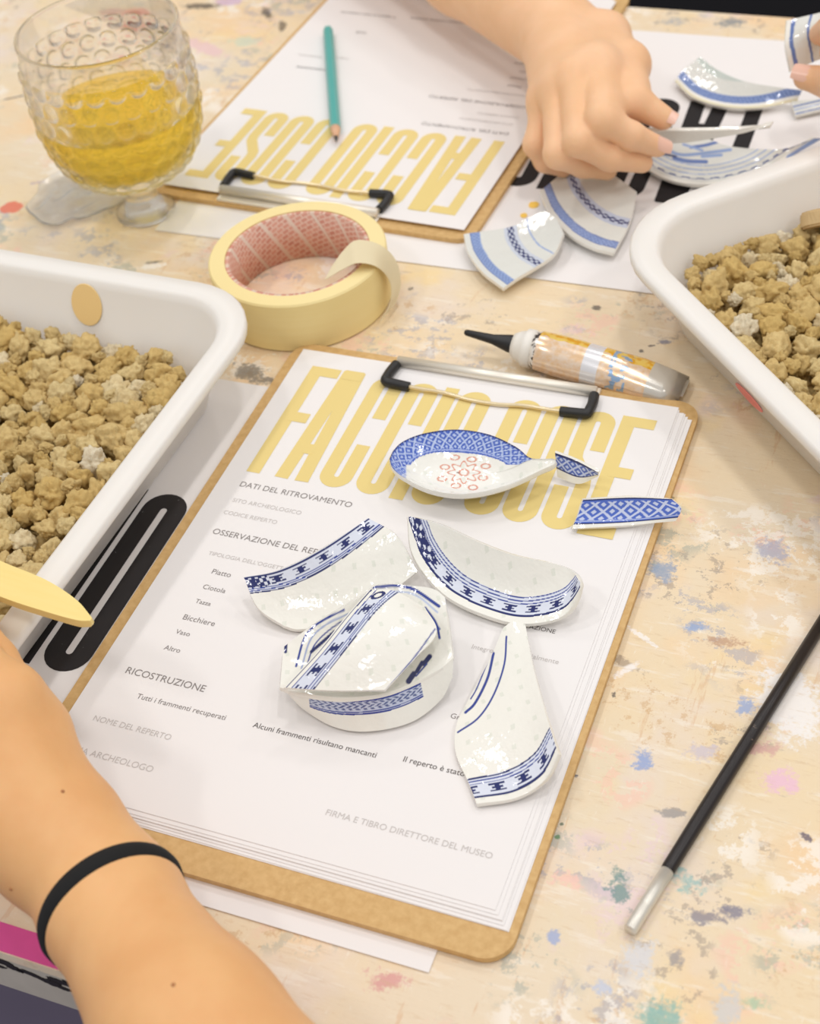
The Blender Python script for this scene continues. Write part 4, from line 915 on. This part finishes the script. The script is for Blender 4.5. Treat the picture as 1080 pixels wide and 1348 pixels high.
# ------------------------------------------------------------------ hands (one smooth surface each, from blended tapered limbs)
def limb_sdf(P, a, b, ra, rb):
    ab = b - a; t = np.clip(((P - a) @ ab) / (ab @ ab + 1e-12), 0, 1)
    return np.linalg.norm(P - a - t[..., None] * ab, axis=-1) - (ra + (rb - ra) * t)
def smin(a, b, k):
    h = np.clip(.5 + .5 * (b - a) / k, 0, 1); return b + (a - b) * h - k * h * (1 - h)
def surface_nets(D, o, h):
    s = D < 0; n = np.array(D.shape) - 1; acc = np.zeros((*n, 3), np.float32); cnt = np.zeros(n, np.float32)
    cs = [(0, 0, 0), (1, 0, 0), (0, 1, 0), (1, 1, 0), (0, 0, 1), (1, 0, 1), (0, 1, 1), (1, 1, 1)]
    sl = lambda c: tuple(slice(c[i], n[i] + c[i]) for i in range(3))
    for i in range(8):
        for j in range(i + 1, 8):
            if sum(abs(p - q) for p, q in zip(cs[i], cs[j])) != 1: continue
            va, vb = D[sl(cs[i])], D[sl(cs[j])]; mk = (va < 0) != (vb < 0); t = np.where(mk, va / np.where(mk, va - vb, 1), 0)
            for k in range(3): acc[..., k] += np.where(mk, cs[i][k] + (cs[j][k] - cs[i][k]) * t, 0)
            cnt += mk
    act = cnt > 0; idx = np.full(n, -1, np.int64); idx[act] = np.arange(act.sum())
    g = np.argwhere(act); V = (g + acc[act] / cnt[act][:, None]) * h + o; F_ = []
    for axis in range(3):
        A = [slice(None)] * 3; B = [slice(None)] * 3; A[axis] = slice(0, -1); B[axis] = slice(1, None)
        sa, sb = s[tuple(A)], s[tuple(B)]; e = np.argwhere(sa != sb); u, w = [(1, 2), (2, 0), (0, 1)][axis]
        ok = (e[:, u] > 0) & (e[:, w] > 0) & (e[:, u] < n[u]) & (e[:, w] < n[w]); e = e[ok]
        ins = sa[tuple(e.T)]
        du = np.zeros(3, int); du[u] = 1; dw = np.zeros(3, int); dw[w] = 1
        q = np.stack([idx[tuple((e - du - dw).T)], idx[tuple((e - dw).T)], idx[tuple(e.T)], idx[tuple((e - du).T)]], -1)
        q[~ins] = q[~ins][:, ::-1]; F_.append(q)
    return V, np.vstack(F_)
def hand_mesh(name, palm, fingers, h=.0012, kp=.010, kf=.0035, kj=.007):
    """palm: list of (a, b, ra, rb); fingers: list of (joint list, radius list)"""
    allp = [(np.array(x[0]), x[2]) for x in palm] + [(np.array(x[1]), x[3]) for x in palm] + [(j, r) for f in fingers for j, r in zip(*f)]
    lo = np.min([p - r for p, r in allp], 0) - .008; hi = np.max([p + r for p, r in allp], 0) + .008
    n = np.ceil((hi - lo) / h).astype(int) + 1
    G = np.stack(np.meshgrid(*[lo[k] + np.arange(n[k]) * h for k in range(3)], indexing='ij'), -1).astype(np.float32)
    ax_ = [lo[k] + np.arange(n[k]) * h for k in range(3)]; far = .02
    def add(D, a, b, ra, rb, k):
        a, b = np.asarray(a, np.float32), np.asarray(b, np.float32); mg = max(ra, rb) + far
        sl = tuple(slice(max(0, int((min(a[i], b[i]) - mg - lo[i]) / h)), int((max(a[i], b[i]) + mg - lo[i]) / h) + 2) for i in range(3))
        D[sl] = smin(D[sl], limb_sdf(G[sl], a, b, ra, rb), k)
    D = np.full(tuple(n), far, np.float32); FD = D.copy()
    for a, b, ra, rb in palm: add(D, a, b, ra, rb, kp)
    for J, Rr in fingers:
        fd = np.full(tuple(n), far, np.float32)
        for i in range(len(J) - 1): add(fd, J[i], J[i + 1], Rr[i], Rr[i + 1], kf)
        FD = smin(FD, fd, .0012)
    D = smin(D, FD, kj)
    V, Q = surface_nets(D, lo, h)
    return npmesh(name, V, Q)
def nail(J, r, side, parent, pos=.0, L=.0075, W=.0052):
    """a nail plate near the last joint of a finger; side = outward direction"""
    tip, prev = np.array(J[-1]), np.array(J[-2]); d = tip - prev; d /= np.linalg.norm(d); s_ = np.array(side, float); s_ -= d * (s_ @ d); s_ /= np.linalg.norm(s_); w = np.cross(d, s_)
    nu_, nv_ = 12, 12; S = np.zeros((nu_, nv_, 3))
    for i in range(nu_):
        for j in range(nv_):
            a, b = (i / (nu_ - 1) - .5) * 2, (j / (nv_ - 1) - .5) * 2
            sq = math.sqrt(max(0, 1 - .30 * b * b)); x = a * W * sq; y = b * L
            S[i, j] = tip + d * (y + pos) + w * x + s_ * (math.sqrt(max(r * r - x * x, 0)) + .0002 - .02 * (y / L) * .01)
    V, Q, C = shell(S, .0007, np.ones((nu_, nv_, 3)), np.ones((nu_, nv_, 3)))
    return obj('fingernail', npmesh('fingernail', V, Q), M['nail'], parent)
A = lambda *p: at(*p)
# far person: right hand holding the shard, fingertips of the other hand at the picture's side
per = empty('person', (0, 0, 0)); tag(per, 'person across the table, bare arm, fingers pinching a plate shard', 'person')
wr = A(733, 44, .050); fa = A(612, -40, .055); fb = A(430, -175, .065); fc_ = fb + (fb - fa) * .6 + np.array([.05, .03, .02])
J = {'thumb': ([A(798, 48, .054), A(825, 86, .056), A(837, 134, .056), A(873, 155, .047)], [.0135, .0120, .0098, .0072]),
     'index': ([A(786, 92, .066), A(793, 158, .062), A(832, 179, .050), A(866, 193, .0385)], [.0105, .0090, .0078, .0062]),
     'middle': ([A(757, 102, .067), A(762, 186, .053), A(803, 207, .039), A(846, 214, .029)], [.0105, .0088, .0078, .0062]),
     'ring': ([A(735, 116, .061), A(735, 203, .043), A(768, 217, .029), A(800, 224, .021)], [.0098, .0084, .0074, .0060]),
     'pinky': ([A(720, 132, .051), A(706, 190, .034), A(718, 212, .022), A(742, 222, .015)], [.0088, .0076, .0066, .0055])}
palm = [(fc_, fb, .042, .036), (fb, fa, .036, .0300), (fa, wr, .0300, .0265), (wr, J['index'][0][0], .020, .0118), (wr, J['middle'][0][0], .020, .0122), (wr, J['ring'][0][0], .020, .0112), (wr, J['pinky'][0][0], .020, .0102), (wr, J['thumb'][0][0], .019, .0135), (wr, J['thumb'][0][1], .0165, .0125), (J['thumb'][0][0], J['index'][0][0], .012, .0105), (J['thumb'][0][1], J['index'][0][0], .0095, .0095), (J['thumb'][0][1], J['index'][0][0] * .4 + J['index'][0][1] * .6, .0085, .0085), (J['thumb'][0][2] * .7 + J['thumb'][0][1] * .3, J['index'][0][1], .0070, .0075), (J['index'][0][0], J['pinky'][0][0], .0108, .0092)]
for k, v in J.items(): print(k, [round(float(np.linalg.norm(v[0][i + 1] - v[0][i])) * 1000) for i in range(3)])
arm = obj('arm', hand_mesh('arm', palm, list(J.values()), .0013), M['skin2'], per)
nail(J['thumb'][0], .0066, (.3, -.4, 1), arm, .001, .0062, .0048); nail(J['index'][0], .0062, (.9, -.3, .6), arm, .0005, .0058, .0046)
J2 = {'thumb': ([A(1190, 150, 0.0760), A(1130, 118, 0.0760), A(1092, 108, 0.0540), A(1061, 102, 0.0540)], [.013, .0110, .0092, .0074]),
      'index': ([A(1190, 60, 0.1110), A(1150, 20, 0.1160), A(1110, 22, 0.1040), A(1080, 45, 0.0720)], [.0105, .009, .008, .0065]),
      'middle': ([A(1205, 75, 0.1060), A(1170, 35, 0.1110), A(1125, 45, 0.0980), A(1094, 68, 0.0660)], [.0105, .009, .008, .0065]),
      'ring': ([A(1215, 95, 0.0990), A(1185, 60, 0.1010), A(1140, 70, 0.0900), A(1112, 88, 0.0840)], [.010, .0085, .0075, .006]),
      'pinky': ([A(1222, 115, 0.0910), A(1195, 85, 0.0880), A(1160, 95, 0.0810), A(1130, 104, 0.0760)], [.009, .0078, .0068, .0056])}
wr2 = A(1300, 40, .092)
palm2 = [(A(1420, -80, .10), wr2, .033, .0265), (np.array([.50, .90, .13]), A(1420, -80, .10), .040, .033)] + [(wr2, J2[k][0][0], .019, .0115) for k in ('index', 'middle', 'ring', 'pinky', 'thumb')]
arm2 = obj('arm', hand_mesh('arm', palm2, list(J2.values()), .0020), M['skin2'], per)
nail(J2['thumb'][0], .0074, (-.3, -.5, .8), arm2, .0, .007, .0055)
# near person: hand on the gravel tray, holding the spatula, forearm leaving the frame
per2 = empty('person', (0, 0, 0)); tag(per2, 'person beside the front clipboard, bare forearm, fist around a yellow spatula', 'person')
w3 = A(147, 1193, .040); f3 = A(252, 1362, .046); f4 = A(430, 1600, .05)
J3 = {'thumb': ([A(104, 1078, .050), A(48, 962, 0.0650), A(-10, 872, 0.0730), A(-52, 800, 0.0790)], [.0125, .0115, .0098, .0080]),
      'index': ([A(8, 925, 0.0790), A(-80, 800, 0.0880), A(-92, 772, 0.0730), A(-60, 765, 0.0630)], [.0112, .0095, .0085, .0070]),
      'middle': ([A(-35, 960, 0.0830), A(-135, 830, 0.0890), A(-140, 800, 0.0710), A(-105, 790, 0.0620)], [.0112, .0095, .0085, .0070]),
      'ring': ([A(-80, 1000, 0.0800), A(-185, 870, 0.0830), A(-185, 835, 0.0680), A(-150, 815, 0.0605)], [.0105, .009, .008, .0066]),
      'pinky': ([A(-115, 1045, 0.0730), A(-210, 925, 0.0730), A(-205, 890, 0.0630), A(-175, 860, 0.0590)], [.0095, .008, .0072, .006])}
palm3 = [(f4, f3, .037, .0305), (f3, w3, .0305, .0240), (w3, A(92, 1120, .044), .0240, .0225)] + [(A(70, 1110, .048), J3[k][0][0], .020, r) for k, r in (('index', .013), ('middle', .013), ('ring', .0122), ('pinky', .0112))] + [(w3, J3['thumb'][0][0], .0215, .0130), (J3['thumb'][0][1], J3['index'][0][0], .011, .011), (J3['index'][0][0], J3['pinky'][0][0], .0115, .0105)]
arm3 = obj('arm', hand_mesh('arm', palm3, list(J3.values()), .0014), M['skin'], per2)
nail(J3['thumb'][0], .0080, (.3, .3, 1), arm3, .0, .0075, .006)
co = np.zeros(len(arm3.data.vertices) * 3, np.float32); arm3.data.vertices.foreach_get('co', co); co = co.reshape(-1, 3); pc_ = pix(co); dc_ = np.linalg.norm(co - CAM_C, axis=1)
mole_mat = plain('brown_mole', srgb(172, 116, 74), .6)
for px, py in ((78, 1161), (12, 1172), (226, 1290), (85, 1038)):
    q = np.hypot(pc_[:, 0] - px, pc_[:, 1] - py); near = np.argsort(q)[:14]; v = co[near[np.argmin(dc_[near])]]
    bm = bmesh.new(); bmesh.ops.create_icosphere(bm, subdivisions=2, radius=.0007, matrix=Matrix.Translation(Vector(v)))
    obj('mole', bm_mesh('mole', bm, True), mole_mat, arm3)
# hair tie round the wrist
axis = (f3 - w3) / np.linalg.norm(f3 - w3); e1 = np.cross(axis, [0, 0, 1.0]); e1 /= np.linalg.norm(e1); e2 = np.cross(e1, axis)
cc_ = w3 + axis * .001; ring = [cc_ + e1 * .0250 * math.cos(t) + e2 * .0250 * math.sin(t) for t in np.linspace(0, 2 * math.pi, 97)[:-1]]
def closed_tube(name, pts, r, seg=12):
    P = np.array(pts); n = len(P); T = np.roll(P, -1, 0) - np.roll(P, 1, 0); T /= np.linalg.norm(T, axis=1)[:, None]; V = []
    for i in range(n):
        N = P[i] - cc_; N -= T[i] * (N @ T[i]); N /= np.linalg.norm(N); B = np.cross(T[i], N); t = np.arange(seg) * 2 * np.pi / seg
        V.append(P[i] + r * (np.cos(t)[:, None] * N * .8 + np.sin(t)[:, None] * B * 1.15))
    I = np.arange(n * seg).reshape(n, seg); Q = np.stack([I, np.roll(I, -1, 1), np.roll(np.roll(I, -1, 1), -1, 0), np.roll(I, -1, 0)], -1).reshape(-1, 4)
    return npmesh(name, np.vstack(V), Q)
o = obj('hair_tie', closed_tube('hair_tie', ring, .0042), plain('black_elastic', (.004, .004, .0045), .85, vary=.5, vs_=900)); tag(o, 'black elastic hair tie around the wrist', 'hair tie')
# spatula
S = coons([(-190, 650, 0.077), (-90, 697, 0.075), (0, 738, 0.072), (60, 763, 0.070), (100, 789, 0.069), (121, 813, 0.068)], [(-190, 700, 0.077), (-90, 746, 0.075), (0, 785, 0.072), (60, 805, 0.070), (100, 816, 0.069), (119, 817, 0.068)], nu=120, nv=24, bulge=.0006)
V, Q, C = shell(S, .0042, np.ones((120, 24, 3)), np.ones((120, 24, 3)))
s = Nodes('pale_wood'); f = s.noise(30, 4, s.coord('Object', scale=(1, 8, 1)), .6); s.set(Base_Color=s.mix(f, srgb(240, 214, 130), srgb(246, 224, 150)), Roughness=.5)
o = obj('spatula', npmesh('spatula', V, Q), s.mat); tag(o, 'pale yellow flat spatula tip reaching over the tray rim', 'spatula')
